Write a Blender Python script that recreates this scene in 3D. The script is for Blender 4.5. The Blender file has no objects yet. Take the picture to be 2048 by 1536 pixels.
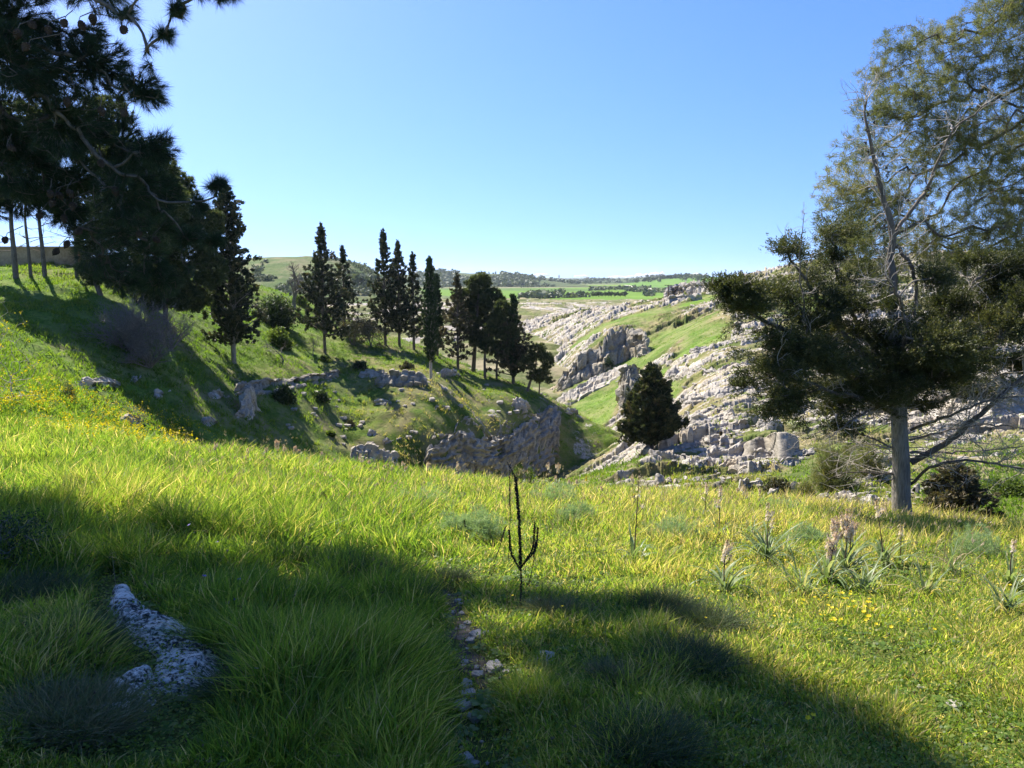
import bpy, math, random
import numpy as np
from mathutils import Vector
from mathutils.bvhtree import BVHTree

R = math.radians
F = 1539.0
PITCH = R(7.8)
CP, SP = math.cos(PITCH), math.sin(PITCH)
sc = bpy.context.scene
COL = sc.collection

# ------------------------------------------------------------------ camera, sky, sun
cam = bpy.data.cameras.new('camera')
cam.sensor_width = 36.0
cam.lens = 36.0 * F / 2048.0
cam.clip_start = 0.05
cam.clip_end = 40000.0
camo = bpy.data.objects.new('camera', cam)
COL.objects.link(camo)
camo.location = (0, 0, 0)
camo.rotation_euler = (R(90) - PITCH, 0, 0)
sc.camera = camo

SUN_AZ = R(-38)          # left of straight ahead
SUN_EL = R(48)
SUN = np.array([math.sin(SUN_AZ) * math.cos(SUN_EL), math.cos(SUN_AZ) * math.cos(SUN_EL), math.sin(SUN_EL)])

world = bpy.data.worlds.new('World')
sc.world = world
world.use_nodes = True
wn = world.node_tree.nodes
wl = world.node_tree.links
bg = wn['Background']
sky = wn.new('ShaderNodeTexSky')
sky.sky_type = 'NISHITA'
sky.sun_disc = False
sky.sun_elevation = SUN_EL
sky.sun_rotation = SUN_AZ
sky.altitude = 300
sky.air_density = 1.0
sky.dust_density = 0.4
sky.ozone_density = 2.2
HAZE = 0.00008
# look a little above the true direction, so the glare band of the model sits below the hills
wtc = wn.new('ShaderNodeTexCoord')
wadd = wn.new('ShaderNodeVectorMath'); wadd.operation = 'ADD'; wadd.inputs[1].default_value = (0, 0, 0.17)
wnor = wn.new('ShaderNodeVectorMath'); wnor.operation = 'NORMALIZE'
wl.new(wtc.outputs['Generated'], wadd.inputs[0]); wl.new(wadd.outputs[0], wnor.inputs[0]); wl.new(wnor.outputs[0], sky.inputs[0])
whs = wn.new('ShaderNodeHueSaturation'); whs.inputs['Saturation'].default_value = 1.3; whs.inputs['Hue'].default_value = 0.514
wl.new(sky.outputs[0], whs.inputs['Color'])
wl.new(whs.outputs[0], bg.inputs[0])
bg.inputs[1].default_value = 0.102

sl = bpy.data.lights.new('sun', 'SUN')
sl.energy = 5.0
sl.angle = R(0.5)
sl.color = (1.0, 0.94, 0.84)
so = bpy.data.objects.new('sun', sl)
COL.objects.link(so)
so.rotation_euler = Vector(tuple(-SUN)).to_track_quat('-Z', 'Y').to_euler()

sc.view_settings.view_transform = 'Standard'
sc.view_settings.look = 'None'
sc.view_settings.exposure = 1.28
sc.view_settings.gamma = 1.0
sc.cycles.max_bounces = 6
sc.cycles.diffuse_bounces = 3
sc.cycles.glossy_bounces = 2
sc.cycles.transmission_bounces = 3
sc.cycles.transparent_max_bounces = 8
sc.cycles.volume_bounces = 0
sc.cycles.use_denoising = True

# ------------------------------------------------------------------ projection helpers
def ray(px, row):
    u = (np.asarray(px, float) - 1024) / F
    v = (768 - np.asarray(row, float)) / F
    y = CP + SP * v
    return u / y, (-SP + CP * v) / y          # X/Y and z/Y

def P(px, row, Y):
    a, e = ray(px, row)
    return np.array([a * Y, Y, e * Y])

def to_px(x, y, z):
    a = x / y; e = z / y
    # e = (-SP + CP v)/(CP + SP v)
    v = (e * CP + SP) / (CP - e * SP)
    return 1024 + a * (CP + SP * v) * F, 768 - v * F

# ------------------------------------------------------------------ numpy noise
def _h(ix, iy, iz, seed):
    with np.errstate(over='ignore'):
        h = (ix.astype(np.int64) * 374761393 + iy.astype(np.int64) * 668265263 + iz.astype(np.int64) * 2147483647 + seed * 974634777) & 0xFFFFFFFF
        h = ((h ^ (h >> 13)) * 1274126177) & 0xFFFFFFFF
        h = ((h ^ (h >> 16)) * 2246822519) & 0xFFFFFFFF
        h = h ^ (h >> 13)
    return (h & 0xFFFFFF) / float(0xFFFFFF)

def vnoise(x, y, z=None, seed=0):
    x = np.asarray(x, float); y = np.asarray(y, float)
    fx = np.floor(x); fy = np.floor(y)
    tx = x - fx; ty = y - fy
    tx = tx * tx * (3 - 2 * tx); ty = ty * ty * (3 - 2 * ty)
    if z is None:
        zz = np.zeros_like(fx)
        a = _h(fx, fy, zz, seed); b = _h(fx + 1, fy, zz, seed)
        c = _h(fx, fy + 1, zz, seed); d = _h(fx + 1, fy + 1, zz, seed)
        return ((a + (b - a) * tx) * (1 - ty) + (c + (d - c) * tx) * ty) * 2 - 1
    z = np.asarray(z, float)
    fz = np.floor(z); tz = z - fz; tz = tz * tz * (3 - 2 * tz)
    r = []
    for dz in (0, 1):
        a = _h(fx, fy, fz + dz, seed); b = _h(fx + 1, fy, fz + dz, seed)
        c = _h(fx, fy + 1, fz + dz, seed); d = _h(fx + 1, fy + 1, fz + dz, seed)
        r.append((a + (b - a) * tx) * (1 - ty) + (c + (d - c) * tx) * ty)
    return (r[0] + (r[1] - r[0]) * tz) * 2 - 1

def fbm(x, y, z=None, seed=0, o=4, lac=2.03, g=0.5):
    s = 0; a = 1.0; n = 0
    for i in range(o):
        f = lac ** i
        s = s + a * vnoise(x * f + 17.3 * i, y * f - 9.1 * i, None if z is None else z * f + 5.7 * i, seed + i * 13)
        n += a; a *= g
    return s / n

def cells(x, y, seed=0):
    """nearest-cell value and distance to the border of the cell"""
    x = np.asarray(x, float); y = np.asarray(y, float)
    fx = np.floor(x); fy = np.floor(y)
    d1 = np.full(x.shape, 9.0); d2 = np.full(x.shape, 9.0); val = np.zeros(x.shape)
    z0 = np.zeros_like(fx)
    for i in (-1, 0, 1):
        for j in (-1, 0, 1):
            cx = fx + i + _h(fx + i, fy + j, z0, seed); cy = fy + j + _h(fx + i, fy + j, z0 + 1, seed)
            d = np.hypot(cx - x, cy - y)
            v = _h(fx + i, fy + j, z0 + 2, seed)
            near = d < d1
            d2 = np.where(near, d1, np.minimum(d2, d))
            val = np.where(near, v, val)
            d1 = np.where(near, d, d1)
    return val * 2 - 1, d2 - d1

def smooth(a, b, x):
    t = np.clip((x - a) / (b - a), 0, 1)
    return t * t * (3 - 2 * t)

class TPS:
    def __init__(s, pts, vals, reg=1e-4):
        p = np.asarray(pts, float); v = np.asarray(vals, float)
        s.p = p; n = len(p)
        d = np.hypot(p[:, None, 0] - p[None, :, 0], p[:, None, 1] - p[None, :, 1])
        K = np.where(d > 0, d * d * np.log(d + 1e-12), 0) + reg * np.eye(n)
        Q = np.hstack([np.ones((n, 1)), p])
        A = np.block([[K, Q], [Q.T, np.zeros((3, 3))]])
        s.w = np.linalg.solve(A, np.concatenate([v, np.zeros(3)]))
    def __call__(s, x, y):
        sh = np.shape(x); x = np.ravel(x); y = np.ravel(y)
        out = s.w[-3] + s.w[-2] * x + s.w[-1] * y
        for (a, b), w in zip(s.p, s.w):
            d2 = (x - a) ** 2 + (y - b) ** 2
            out = out + w * 0.5 * d2 * np.log(d2 + 1e-12)
        return out.reshape(sh)

# ------------------------------------------------------------------ objects
def tag(o, label=None, cat=None, group=None, kind=None):
    if label: o['label'] = label
    if cat: o['category'] = cat
    if group: o['group'] = group
    if kind: o['kind'] = kind
    return o

def empty(name, loc, rz=0.0, s=1.0):
    o = bpy.data.objects.new(name, None)
    o.location = tuple(float(v) for v in loc); o.rotation_euler = (0, 0, rz); o.scale = (s, s, s)
    o.empty_display_size = 0.2
    COL.objects.link(o)
    return o

def mk(name, me, parent=None):
    o = bpy.data.objects.new(name, me)
    COL.objects.link(o)
    if parent is not None: o.parent = parent
    return o

def mesh_np(name, verts, faces, mat=None, smooth_=False, attrs=None, k=None):
    """verts (n,3); faces (m,k) int array all of one size, or a list of such arrays"""
    if not isinstance(faces, list): faces = [faces]
    faces = [np.asarray(f, np.int64) for f in faces if len(f)]
    me = bpy.data.meshes.new(name)
    verts = np.asarray(verts, np.float32)
    me.vertices.add(len(verts)); me.vertices.foreach_set('co', verts.ravel())
    nl = sum(f.size for f in faces); nf = sum(len(f) for f in faces)
    me.loops.add(nl); me.polygons.add(nf)
    me.loops.foreach_set('vertex_index', np.concatenate([f.ravel() for f in faces]).astype(np.int32))
    starts = []; off = 0
    for f in faces:
        starts.append(off + np.arange(len(f)) * f.shape[1]); off += f.size
    me.polygons.foreach_set('loop_start', np.concatenate(starts).astype(np.int32))
    if smooth_: me.polygons.foreach_set('use_smooth', np.ones(nf, bool))
    else: me.polygons.foreach_set('use_smooth', np.zeros(nf, bool))
    if attrs:
        for an, av in attrs.items():
            at = me.attributes.new(an, 'FLOAT', 'POINT')
            at.data.foreach_set('value', np.asarray(av, np.float32).ravel())
    if mat: me.materials.append(mat)
    me.update(calc_edges=True)
    return me

class Geo:
    """collects arrays of verts / tris / quads with a per-vertex 'var' value"""
    def __init__(s): s.v = []; s.q = []; s.t = []; s.a = []; s.n = 0
    def add(s, v, q=None, t=None, a=0.5):
        v = np.asarray(v, float).reshape(-1, 3)
        if q is not None and len(q): s.q.append(np.asarray(q) + s.n)
        if t is not None and len(t): s.t.append(np.asarray(t) + s.n)
        s.v.append(v)
        s.a.append(np.broadcast_to(np.asarray(a, float), (len(v),)) if np.ndim(a) == 0 else np.asarray(a, float))
        s.n += len(v)
    def mesh(s, name, mat, sm=False):
        f = []
        if s.q: f.append(np.concatenate(s.q))
        if s.t: f.append(np.concatenate(s.t))
        return mesh_np(name, np.concatenate(s.v), f, mat, sm, {'var': np.concatenate(s.a)})

# ------------------------------------------------------------------ materials
def newmat(name):
    m = bpy.data.materials.new(name); m.use_nodes = True
    nt = m.node_tree
    b = nt.nodes['Principled BSDF']
    b.inputs['Roughness'].default_value = 0.9
    b.inputs['Specular IOR Level'].default_value = 0.25
    return m, nt, b

def N(nt, typ, **kw):
    n = nt.nodes.new(typ)
    for k_, v in kw.items():
        if k_ == 'inp':
            for i, val in v.items(): n.inputs[i].default_value = val
        else: setattr(n, k_, v)
    return n

def noise_node(nt, scale, detail=4, rough=0.55, vec=None, dist=0.0):
    n = N(nt, 'ShaderNodeTexNoise', inp={'Scale': scale, 'Detail': detail, 'Roughness': rough, 'Distortion': dist})
    if vec is not None: nt.links.new(vec, n.inputs['Vector'])
    return n

def ramp(nt, fac, stops):
    r = N(nt, 'ShaderNodeValToRGB')
    cr = r.color_ramp
    while len(cr.elements) < len(stops): cr.elements.new(0.5)
    for e, (p, c) in zip(cr.elements, stops):
        e.position = p; e.color = (*c, 1)
    nt.links.new(fac, r.inputs[0])
    return r.outputs[0]

def mixc(nt, fac, a, b, mode='MIX'):
    m = N(nt, 'ShaderNodeMix', data_type='RGBA', blend_type=mode)
    for s_, i in ((fac, 0), (a, 6), (b, 7)):
        if hasattr(s_, 'is_output') or hasattr(s_, 'links'): nt.links.new(s_, m.inputs[i])
        elif i == 0: m.inputs[0].default_value = s_
        else: m.inputs[i].default_value = (*s_, 1)
    return m.outputs[2]

def mth(nt, op, a, b=0.0, clamp=False):
    m = N(nt, 'ShaderNodeMath', operation=op); m.use_clamp = clamp
    for s_, i in ((a, 0), (b, 1)):
        if hasattr(s_, 'links'): nt.links.new(s_, m.inputs[i])
        else: m.inputs[i].default_value = s_
    return m.outputs[0]

def bump(nt, b, h, dist, strength=1.0, normal=None):
    n = N(nt, 'ShaderNodeBump', inp={'Strength': strength, 'Distance': dist})
    nt.links.new(h, n.inputs['Height'])
    if normal is not None: nt.links.new(normal, n.inputs['Normal'])
    nt.links.new(n.outputs[0], b.inputs['Normal'])
    return n.outputs[0]

def geo_pos(nt):
    return N(nt, 'ShaderNodeNewGeometry').outputs['Position']

def mat_leaf(name, stops, trans=0.45, tboost=1.5, rough=0.6, spec=0.3):
    """foliage: colour from the random per-leaf value, with light passing through"""
    m, nt, b = newmat(name)
    at = N(nt, 'ShaderNodeAttribute', attribute_name='var')
    c = ramp(nt, at.outputs['Fac'], stops)
    nt.links.new(c, b.inputs['Base Color'])
    b.inputs['Roughness'].default_value = rough
    b.inputs['Specular IOR Level'].default_value = spec
    tr = N(nt, 'ShaderNodeBsdfTranslucent')
    tc = mixc(nt, 1.0, c, (tboost, tboost * 1.02, tboost * 0.55), 'MULTIPLY')
    nt.links.new(tc, tr.inputs[0])
    mx = N(nt, 'ShaderNodeMixShader', inp={0: trans})
    nt.links.new(b.outputs[0], mx.inputs[1]); nt.links.new(tr.outputs[0], mx.inputs[2])
    nt.links.new(mx.outputs[0], nt.nodes['Material Output'].inputs[0])
    return m

def mat_bark(name, c1, c2, scale=6.0, stretch=0.15, bd=0.02):
    m, nt, b = newmat(name)
    tc = N(nt, 'ShaderNodeTexCoord')
    mp = N(nt, 'ShaderNodeMapping'); mp.inputs['Scale'].default_value = (scale, scale, scale * stretch)
    nt.links.new(tc.outputs['Object'], mp.inputs[0])
    n1 = noise_node(nt, 3.0, 6, 0.65, mp.outputs[0], 0.4)
    n2 = noise_node(nt, 1.3, 3, 0.5, tc.outputs['Object'])
    f = mth(nt, 'ADD', mth(nt, 'MULTIPLY', n1.outputs[0], 0.75), mth(nt, 'MULTIPLY', n2.outputs[0], 0.3))
    nt.links.new(ramp(nt, f, [(0.36, c1), (0.62, c2)]), b.inputs['Base Color'])
    bump(nt, b, n1.outputs[0], bd, 0.9)
    return m

ROCK_STOPS = [(0.30, (0.12, 0.108, 0.09)), (0.42, (0.29, 0.26, 0.22)), (0.55, (0.44, 0.40, 0.345)), (0.72, (0.60, 0.56, 0.49))]
def rock_color(nt, pos, scale=1.0, stops=None):
    a = noise_node(nt, 0.9 * scale, 6, 0.62, pos, 0.3)
    mp = N(nt, 'ShaderNodeMapping'); mp.inputs['Scale'].default_value = (1.6 * scale, 1.6 * scale, 5.0 * scale)
    nt.links.new(pos, mp.inputs[0])
    s = noise_node(nt, 1.5, 6, 0.7, mp.outputs[0], 0.6)
    f = mth(nt, 'ADD', mth(nt, 'MULTIPLY', a.outputs[0], 0.5), mth(nt, 'MULTIPLY', s.outputs[0], 0.5))
    c = ramp(nt, f, stops or ROCK_STOPS)
    lich = noise_node(nt, 3.3 * scale, 5, 0.7, pos)
    c = mixc(nt, ramp(nt, lich.outputs[0], [(0.56, (0, 0, 0)), (0.66, (0.75, 0.75, 0.75))]), c, (0.10, 0.10, 0.09))
    och = noise_node(nt, 0.6 * scale, 3, 0.6, pos)
    c = mixc(nt, ramp(nt, och.outputs[0], [(0.5, (0, 0, 0)), (0.68, (0.5, 0.5, 0.5))]), c, (0.42, 0.33, 0.2))
    return c, s.outputs[0], lich.outputs[0]

def mat_rock(name, scale=1.0, bd=0.06, obj=False, stops=None):
    m, nt, b = newmat(name)
    if obj:
        pos = N(nt, 'ShaderNodeTexCoord').outputs['Object']
    else: pos = geo_pos(nt)
    c, h1, h2 = rock_color(nt, pos, scale, stops)
    nt.links.new(c, b.inputs['Base Color'])
    b.inputs['Roughness'].default_value = 0.95
    bump(nt, b, mth(nt, 'ADD', h1, mth(nt, 'MULTIPLY', h2, 0.4)), bd, 1.0)
    return m

def mat_ground(name, stops, nscale=0.35, rock=True, rscale=1.0, bd=0.05, fine=9.0, straw=(0.26, 0.21, 0.10), straw_amt=(0.5, 0.68)):
    m, nt, b = newmat(name)
    pos = geo_pos(nt)
    n1 = noise_node(nt, nscale, 6, 0.62, pos)
    n2 = noise_node(nt, fine, 5, 0.7, pos)
    f = mth(nt, 'ADD', mth(nt, 'MULTIPLY', n1.outputs[0], 0.6), mth(nt, 'MULTIPLY', n2.outputs[0], 0.4))
    c = ramp(nt, f, stops)
    n3 = noise_node(nt, nscale * 2.3, 6, 0.7, pos)
    c = mixc(nt, ramp(nt, n3.outputs[0], [(straw_amt[0], (0, 0, 0)), (straw_amt[1], (0.8, 0.8, 0.8))]), c, straw)
    hh = n2.outputs[0]
    if rock:
        rc, h1, h2 = rock_color(nt, pos, rscale)
        at = N(nt, 'ShaderNodeAttribute', attribute_name='rock')
        n4 = noise_node(nt, 2.2 * rscale, 5, 0.7, pos)
        gr = mth(nt, 'MULTIPLY', at.outputs['Fac'], -1.0, True)
        c = mixc(nt, gr, c, ramp(nt, n2.outputs[0], [(0.35, (0.055, 0.13, 0.012)), (0.65, (0.16, 0.26, 0.03))]))
        k = mth(nt, 'ADD', at.outputs['Fac'], mth(nt, 'MULTIPLY', mth(nt, 'SUBTRACT', n4.outputs[0], 0.5), 1.3))
        k = ramp(nt, k, [(0.42, (0, 0, 0)), (0.56, (1, 1, 1))])
        c = mixc(nt, k, c, rc)
        hh = mth(nt, 'ADD', hh, mth(nt, 'MULTIPLY', h1, 0.8))
    nt.links.new(c, b.inputs['Base Color'])
    b.inputs['Roughness'].default_value = 1.0
    b.inputs['Specular IOR Level'].default_value = 0.1
    bump(nt, b, hh, bd, 0.9)
    return m

def mat_plain(name, col, rough=0.8, spec=0.3, var=0.0):
    m, nt, b = newmat(name)
    b.inputs['Base Color'].default_value = (*col, 1)
    if var:
        tc = N(nt, 'ShaderNodeTexCoord')
        n = noise_node(nt, 14, 4, 0.6, tc.outputs['Object'])
        lo = tuple(x * (1 - var) for x in col); hi = tuple(min(1, x * (1 + var)) for x in col)
        nt.links.new(ramp(nt, n.outputs[0], [(0.35, lo), (0.65, hi)]), b.inputs['Base Color'])
    b.inputs['Roughness'].default_value = rough
    b.inputs['Specular IOR Level'].default_value = spec
    return m
# ------------------------------------------------------------------ terrain sheets
K_ = 1.0
class Sheet:
    def __init__(s, ctrl, reg=1e-5):
        p = []; v = []
        for px, row, Y in ctrl:
            a, e = ray(px, row)
            p.append((a, math.log(Y) * 0.8)); v.append(e)
        s.f = TPS(p, v, reg); s.disp = None
    def base(s, x, y):
        return s.f(x / y, np.log(y) * 0.8) * y
    def z(s, x, y):
        b = s.base(x, y)
        return b + (s.disp(x, y)[0] if s.disp else 0)
    def build(s, name, px0, px1, Y0, Y1, nx, ny, mat, label=None, smooth_=True):
        ax = (np.linspace(px0, px1, nx) - 1024) / F
        ly = np.linspace(math.log(Y0), math.log(Y1), ny)
        A, L = np.meshgrid(ax, ly); Y = np.exp(L); X = A * Y
        Z = s.base(X, Y)
        rock = np.zeros_like(Z)
        if s.disp:
            d, rock = s.disp(X, Y); Z = Z + d
        v = np.stack([X, Y, Z], -1).reshape(-1, 3)
        i = np.arange(ny * nx).reshape(ny, nx)
        q = np.stack([i[:-1, :-1], i[:-1, 1:], i[1:, 1:], i[1:, :-1]], -1).reshape(-1, 4)
        me = mesh_np(name, v, q, mat, smooth_, {'rock': rock.ravel()})
        s.ob = tag(mk(name, me), kind='structure', label=label)
        return s.ob

def bump_at(px, Y, cx, cy, rx, ry):
    """soft patch, 1 in the middle; px measured as column, Y as distance"""
    return smooth(1.25, 0.75, np.hypot((px - cx) / rx, (Y - cy) / ry))

# ---- meadow in plain x / y
mp_, mv_ = [], []
MEADOW = [
 (0, 1536, 3.0), (0, 1300, 4.2), (0, 1100, 6.5), (0, 1000, 9), (0, 930, 12.5), (0, 880, 17), (0, 838, 21.5), (0, 842, 24),
 (-400, 1300, 4.2), (-400, 1000, 8.5), (-400, 860, 17), (-400, 800, 22),
 (190, 868, 20.5), (190, 905, 25),
 (350, 1536, 3.2), (350, 1300, 4.5), (350, 1100, 7.2), (350, 1000, 10), (350, 930, 14.5), (350, 900, 18), (350, 893, 20.5), (350, 960, 26),
 (700, 1536, 3.4), (700, 1300, 4.8), (700, 1150, 6.8), (700, 1050, 9.3), (700, 980, 12.8), (700, 946, 16.5), (700, 934, 19), (700, 1020, 24),
 (1024, 1536, 3.4), (1024, 1300, 4.9), (1024, 1200, 6.3), (1024, 1100, 8.5), (1024, 1020, 12), (1024, 978, 16), (1024, 968, 18.5), (1024, 1060, 23),
 (1300, 1536, 3.4), (1300, 1300, 4.9), (1300, 1200, 6.3), (1300, 1100, 8.7), (1300, 1030, 12), (1300, 998, 15.5), (1300, 988, 18), (1300, 1050, 23),
 (1700, 1536, 3.4), (1700, 1300, 5), (1700, 1200, 6.5), (1700, 1100, 9.2), (1700, 1048, 12.5), (1700, 1030, 15), (1700, 1040, 19), (1700, 1120, 23),
 (2048, 1536, 3.5), (2048, 1300, 5.1), (2048, 1200, 6.8), (2048, 1100, 10), (2048, 1075, 13), (2048, 1072, 16), (2048, 1120, 20),
 (2500, 1300, 5.1), (2500, 1110, 10), (2500, 1090, 15)]
for px, row, Y in MEADOW:
    q = P(px, row, Y); mp_.append((q[0] / 5, q[1] / 5)); mv_.append(q[2])
for x, y, z in ((-7, -5, -1.0), (0, -5, -0.8), (7, -5, -1.0), (-6, 0, -1.4), (0, 0, -1.62), (6, 0, -1.7), (-14, 0, -1.1), (14, 0, -2.0)):
    mp_.append((x / 5, y / 5)); mv_.append(z)
mtps = TPS(mp_, mv_, 0.004)
def meadow_z(x, y):
    x = np.asarray(x, float); y = np.asarray(y, float)
    return mtps(x / 5, y / 5) + 0.05 * fbm(x / 0.9, y / 0.9, seed=3, o=3) + 0.025 * fbm(x / 0.22, y / 0.22, seed=4, o=2)

m_meadow, nt, b = newmat('meadow soil and moss')
pos = geo_pos(nt)
n1 = noise_node(nt, 0.9, 6, 0.65, pos); n2 = noise_node(nt, 22, 5, 0.75, pos)
f_ = mth(nt, 'ADD', mth(nt, 'MULTIPLY', n1.outputs[0], 0.5), mth(nt, 'MULTIPLY', n2.outputs[0], 0.5))
c = ramp(nt, f_, [(0.34, (0.035, 0.045, 0.015)), (0.48, (0.075, 0.10, 0.02)), (0.60, (0.14, 0.15, 0.035)), (0.75, (0.24, 0.19, 0.09))])
nt.links.new(c, b.inputs['Base Color']); b.inputs['Roughness'].default_value = 1; b.inputs['Specular IOR Level'].default_value = 0.1
bump(nt, b, n2.outputs[0], 0.03, 1.0)

gx = np.linspace(-30, 30, 420); gy = np.concatenate([np.linspace(-6, 2.5, 30), np.exp(np.linspace(math.log(2.55), math.log(27), 420))])
GX, GY = np.meshgrid(gx, gy)
GX = GX * np.clip(0.12 + GY / 24, 0.45, 1.0)
GZ = meadow_z(GX, GY)
i_ = np.arange(GX.size).reshape(GX.shape)
q_ = np.stack([i_[:-1, :-1], i_[:-1, 1:], i_[1:, 1:], i_[1:, :-1]], -1).reshape(-1, 4)
meadow = tag(mk('meadow_ground', mesh_np('meadow_ground', np.stack([GX, GY, GZ], -1).reshape(-1, 3), q_, m_meadow, True)), kind='structure')

# ---- grassy spur with the trees, and the bank on the left
SPUR = [
 (-500, 560, 42), (-500, 700, 30), (-500, 800, 22), (-500, 540, 60),
 (0, 556, 43), (0, 600, 38), (0, 660, 33), (0, 730, 27.5), (0, 790, 23.5), (0, 850, 20), (0, 553, 60), (0, 556, 90),
 (250, 572, 45), (250, 640, 40), (250, 700, 37.5), (250, 780, 34), (250, 850, 29.5), (250, 895, 25), (250, 566, 60), (250, 566, 90),
 (470, 580, 66), (470, 640, 54), (470, 700, 49), (470, 730, 46.5), (470, 765, 43.5), (470, 850, 38), (470, 925, 33), (470, 990, 29), (470, 600, 90),
 (600, 600, 74), (600, 650, 62), (600, 700, 55), (600, 745, 49.5), (600, 800, 46), (600, 870, 42), (600, 940, 38), (600, 1000, 34), (600, 640, 100),
 (700, 648, 74), (700, 700, 60), (700, 745, 54), (700, 800, 50), (700, 870, 46), (700, 940, 42), (700, 1000, 38), (700, 700, 92),
 (860, 703, 68), (860, 740, 57), (860, 765, 52.6), (860, 820, 49), (860, 884, 46.4), (860, 955, 45.2), (860, 1040, 40), (860, 760, 85),
 (960, 748, 65), (960, 780, 59.5), (960, 830, 53.5), (960, 872, 50.3), (960, 915, 49.5), (960, 962, 48.7), (960, 1040, 46), (960, 810, 82),
 (1010, 766, 63.5), (1010, 862, 53), (1010, 955, 51.2), (1060, 785, 62), (1060, 812, 58.5), (1060, 838, 56), (1060, 890, 54.8), (1060, 945, 53.6), (1060, 1030, 51), (1095, 803, 61.8), (1095, 825, 59), (1095, 925, 56.3), (1060, 850, 78),
 (1130, 820, 62), (1130, 850, 60.3), (1130, 900, 58), (1130, 960, 56), (1130, 1030, 53), (1130, 890, 76),
 (1220, 865, 61), (1220, 905, 59), (1220, 960, 57), (1220, 930, 72),
 (1300, 905, 60), (1300, 945, 58), (1300, 980, 66), (1400, 1000, 56)]
def spur_disp(x, y):
    px, _ = to_px(x, y, -0.18 * y)
    n = fbm(x / 5, y / 5, seed=21, o=5)
    cv, cd = cells(x / 1.1, y / 1.1, 5)
    rk = smooth(0.10, 0.34, fbm(x / 3.1, y / 3.1, seed=22, o=4))
    right = smooth(560, 900, px)
    zone = rk * 0.8 * right * smooth(24, 30, y) * smooth(640, 460, np.abs(px - 1000)) * smooth(0.12, 0.3, fbm(x / 1.3, y / 1.3, seed=27, o=3) + 0.12)
    d = 0.35 * n + 0.10 * fbm(x / 0.8, y / 0.8, seed=24, o=3) + zone * (0.03 + 0.12 * np.maximum(cv, 0))
    # narrow goat-track terraces
    s = (y + 0.2 * x) / 1.9 + 0.8 * fbm(x / 6, y / 6, seed=25, o=3)
    fr = s - np.floor(s)
    d = d + 0.16 * (smooth(0, 0.3, fr) - fr) * smooth(28, 34, y)
    return d, np.clip(zone * .55 - 0.15, 0, 1) + 0.26 * right * smooth(-.3, .3, fbm(x / 2.5, y / 2.5, seed=28, o=3)) - 0.6 * (1 - right) * smooth(-.35, .2, fbm(x / 5, y / 5, seed=29, o=3))
spur = Sheet(SPUR); spur.disp = spur_disp
m_spur = mat_ground('short turf of the spur', [(0.36, (0.030, 0.055, 0.010)), (0.47, (0.065, 0.115, 0.016)), (0.56, (0.115, 0.165, 0.025)), (0.68, (0.19, 0.20, 0.05))],
                    0.22, True, 1.0, 0.07, 7.0, (0.24, 0.20, 0.10), (0.42, 0.60))
spur.build('hillside_grass_slope', -700, 1420, 19, 110, 900, 620, m_spur)

# ---- rocky hillside on the right
HILL = [
 (1000, 1200, 13), (1500, 1200, 13), (1800, 1190, 13), (2048, 1200, 12.5), (2500, 1200, 12), (1800, 1060, 18), 
 (1000, 735, 150), (1000, 800, 120), (1000, 1010, 34), (1060, 1000, 34), (1060, 990, 28), (1080, 730, 140), (1080, 790, 112), (1080, 880, 80), (1080, 655, 175),
 (1150, 985, 24), (1150, 958, 30), (1150, 990, 38), (1150, 930, 60), (1150, 860, 74), (1150, 800, 88), (1150, 765, 98), (1150, 690, 125), (1150, 648, 155), (1150, 625, 190),
 (1220, 990, 22), (1220, 932, 35), (1220, 945, 45), (1220, 900, 60), (1220, 840, 73), (1220, 785, 87), (1220, 735, 100), (1220, 655, 118), (1220, 630, 150), (1220, 622, 190),
 (1300, 1000, 21), (1300, 940, 32), (1300, 902, 43), (1300, 890, 50), (1300, 850, 60), (1300, 790, 72), (1300, 720, 90), (1300, 660, 112), (1300, 620, 140), (1300, 608, 165), (1300, 625, 200),
 (1400, 1015, 20), (1400, 950, 30), (1400, 900, 37), (1400, 850, 45), (1400, 800, 53), (1400, 750, 63), (1400, 700, 75), (1400, 650, 93), (1400, 610, 125), (1400, 594, 145), (1400, 612, 190),
 (1500, 1015, 20), (1500, 950, 29), (1500, 900, 36), (1500, 850, 43), (1500, 800, 50), (1500, 700, 70), (1500, 650, 84), (1500, 600, 108), (1500, 570, 135), (1500, 556, 160), (1500, 575, 200),
 (1700, 1020, 20), (1700, 950, 27), (1700, 900, 32), (1700, 850, 38), (1700, 800, 45), (1700, 700, 62), (1700, 600, 95), (1700, 545, 130), (1700, 528, 155), (1700, 545, 200),
 (2048, 1060, 18), (2048, 950, 24), (2048, 850, 34), (2048, 750, 46), (2048, 650, 66), (2048, 560, 105), (2048, 512, 145), (2048, 525, 200),
 (2500, 1080, 17), (2500, 850, 34), (2500, 650, 66), (2500, 500, 145), (2500, 515, 200)]
GREENS = [(1195, 84, 62, 14), (1400, 84, 60, 8), (1330, 96, 110, 8), (1240, 128, 110, 10), (1430, 132, 90, 10), (1330, 66, 40, 5),
          (1180, 34, 110, 9), (1650, 27, 90, 5), (1990, 24, 160, 6), (1300, 75, 30, 8), (1620, 90, 60, 12)]
def green_mask(px, y):
    g = 0
    for cx, cy, rx, ry in GREENS: g = np.maximum(g, bump_at(px, y, cx, cy, rx, ry))
    return g
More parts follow.
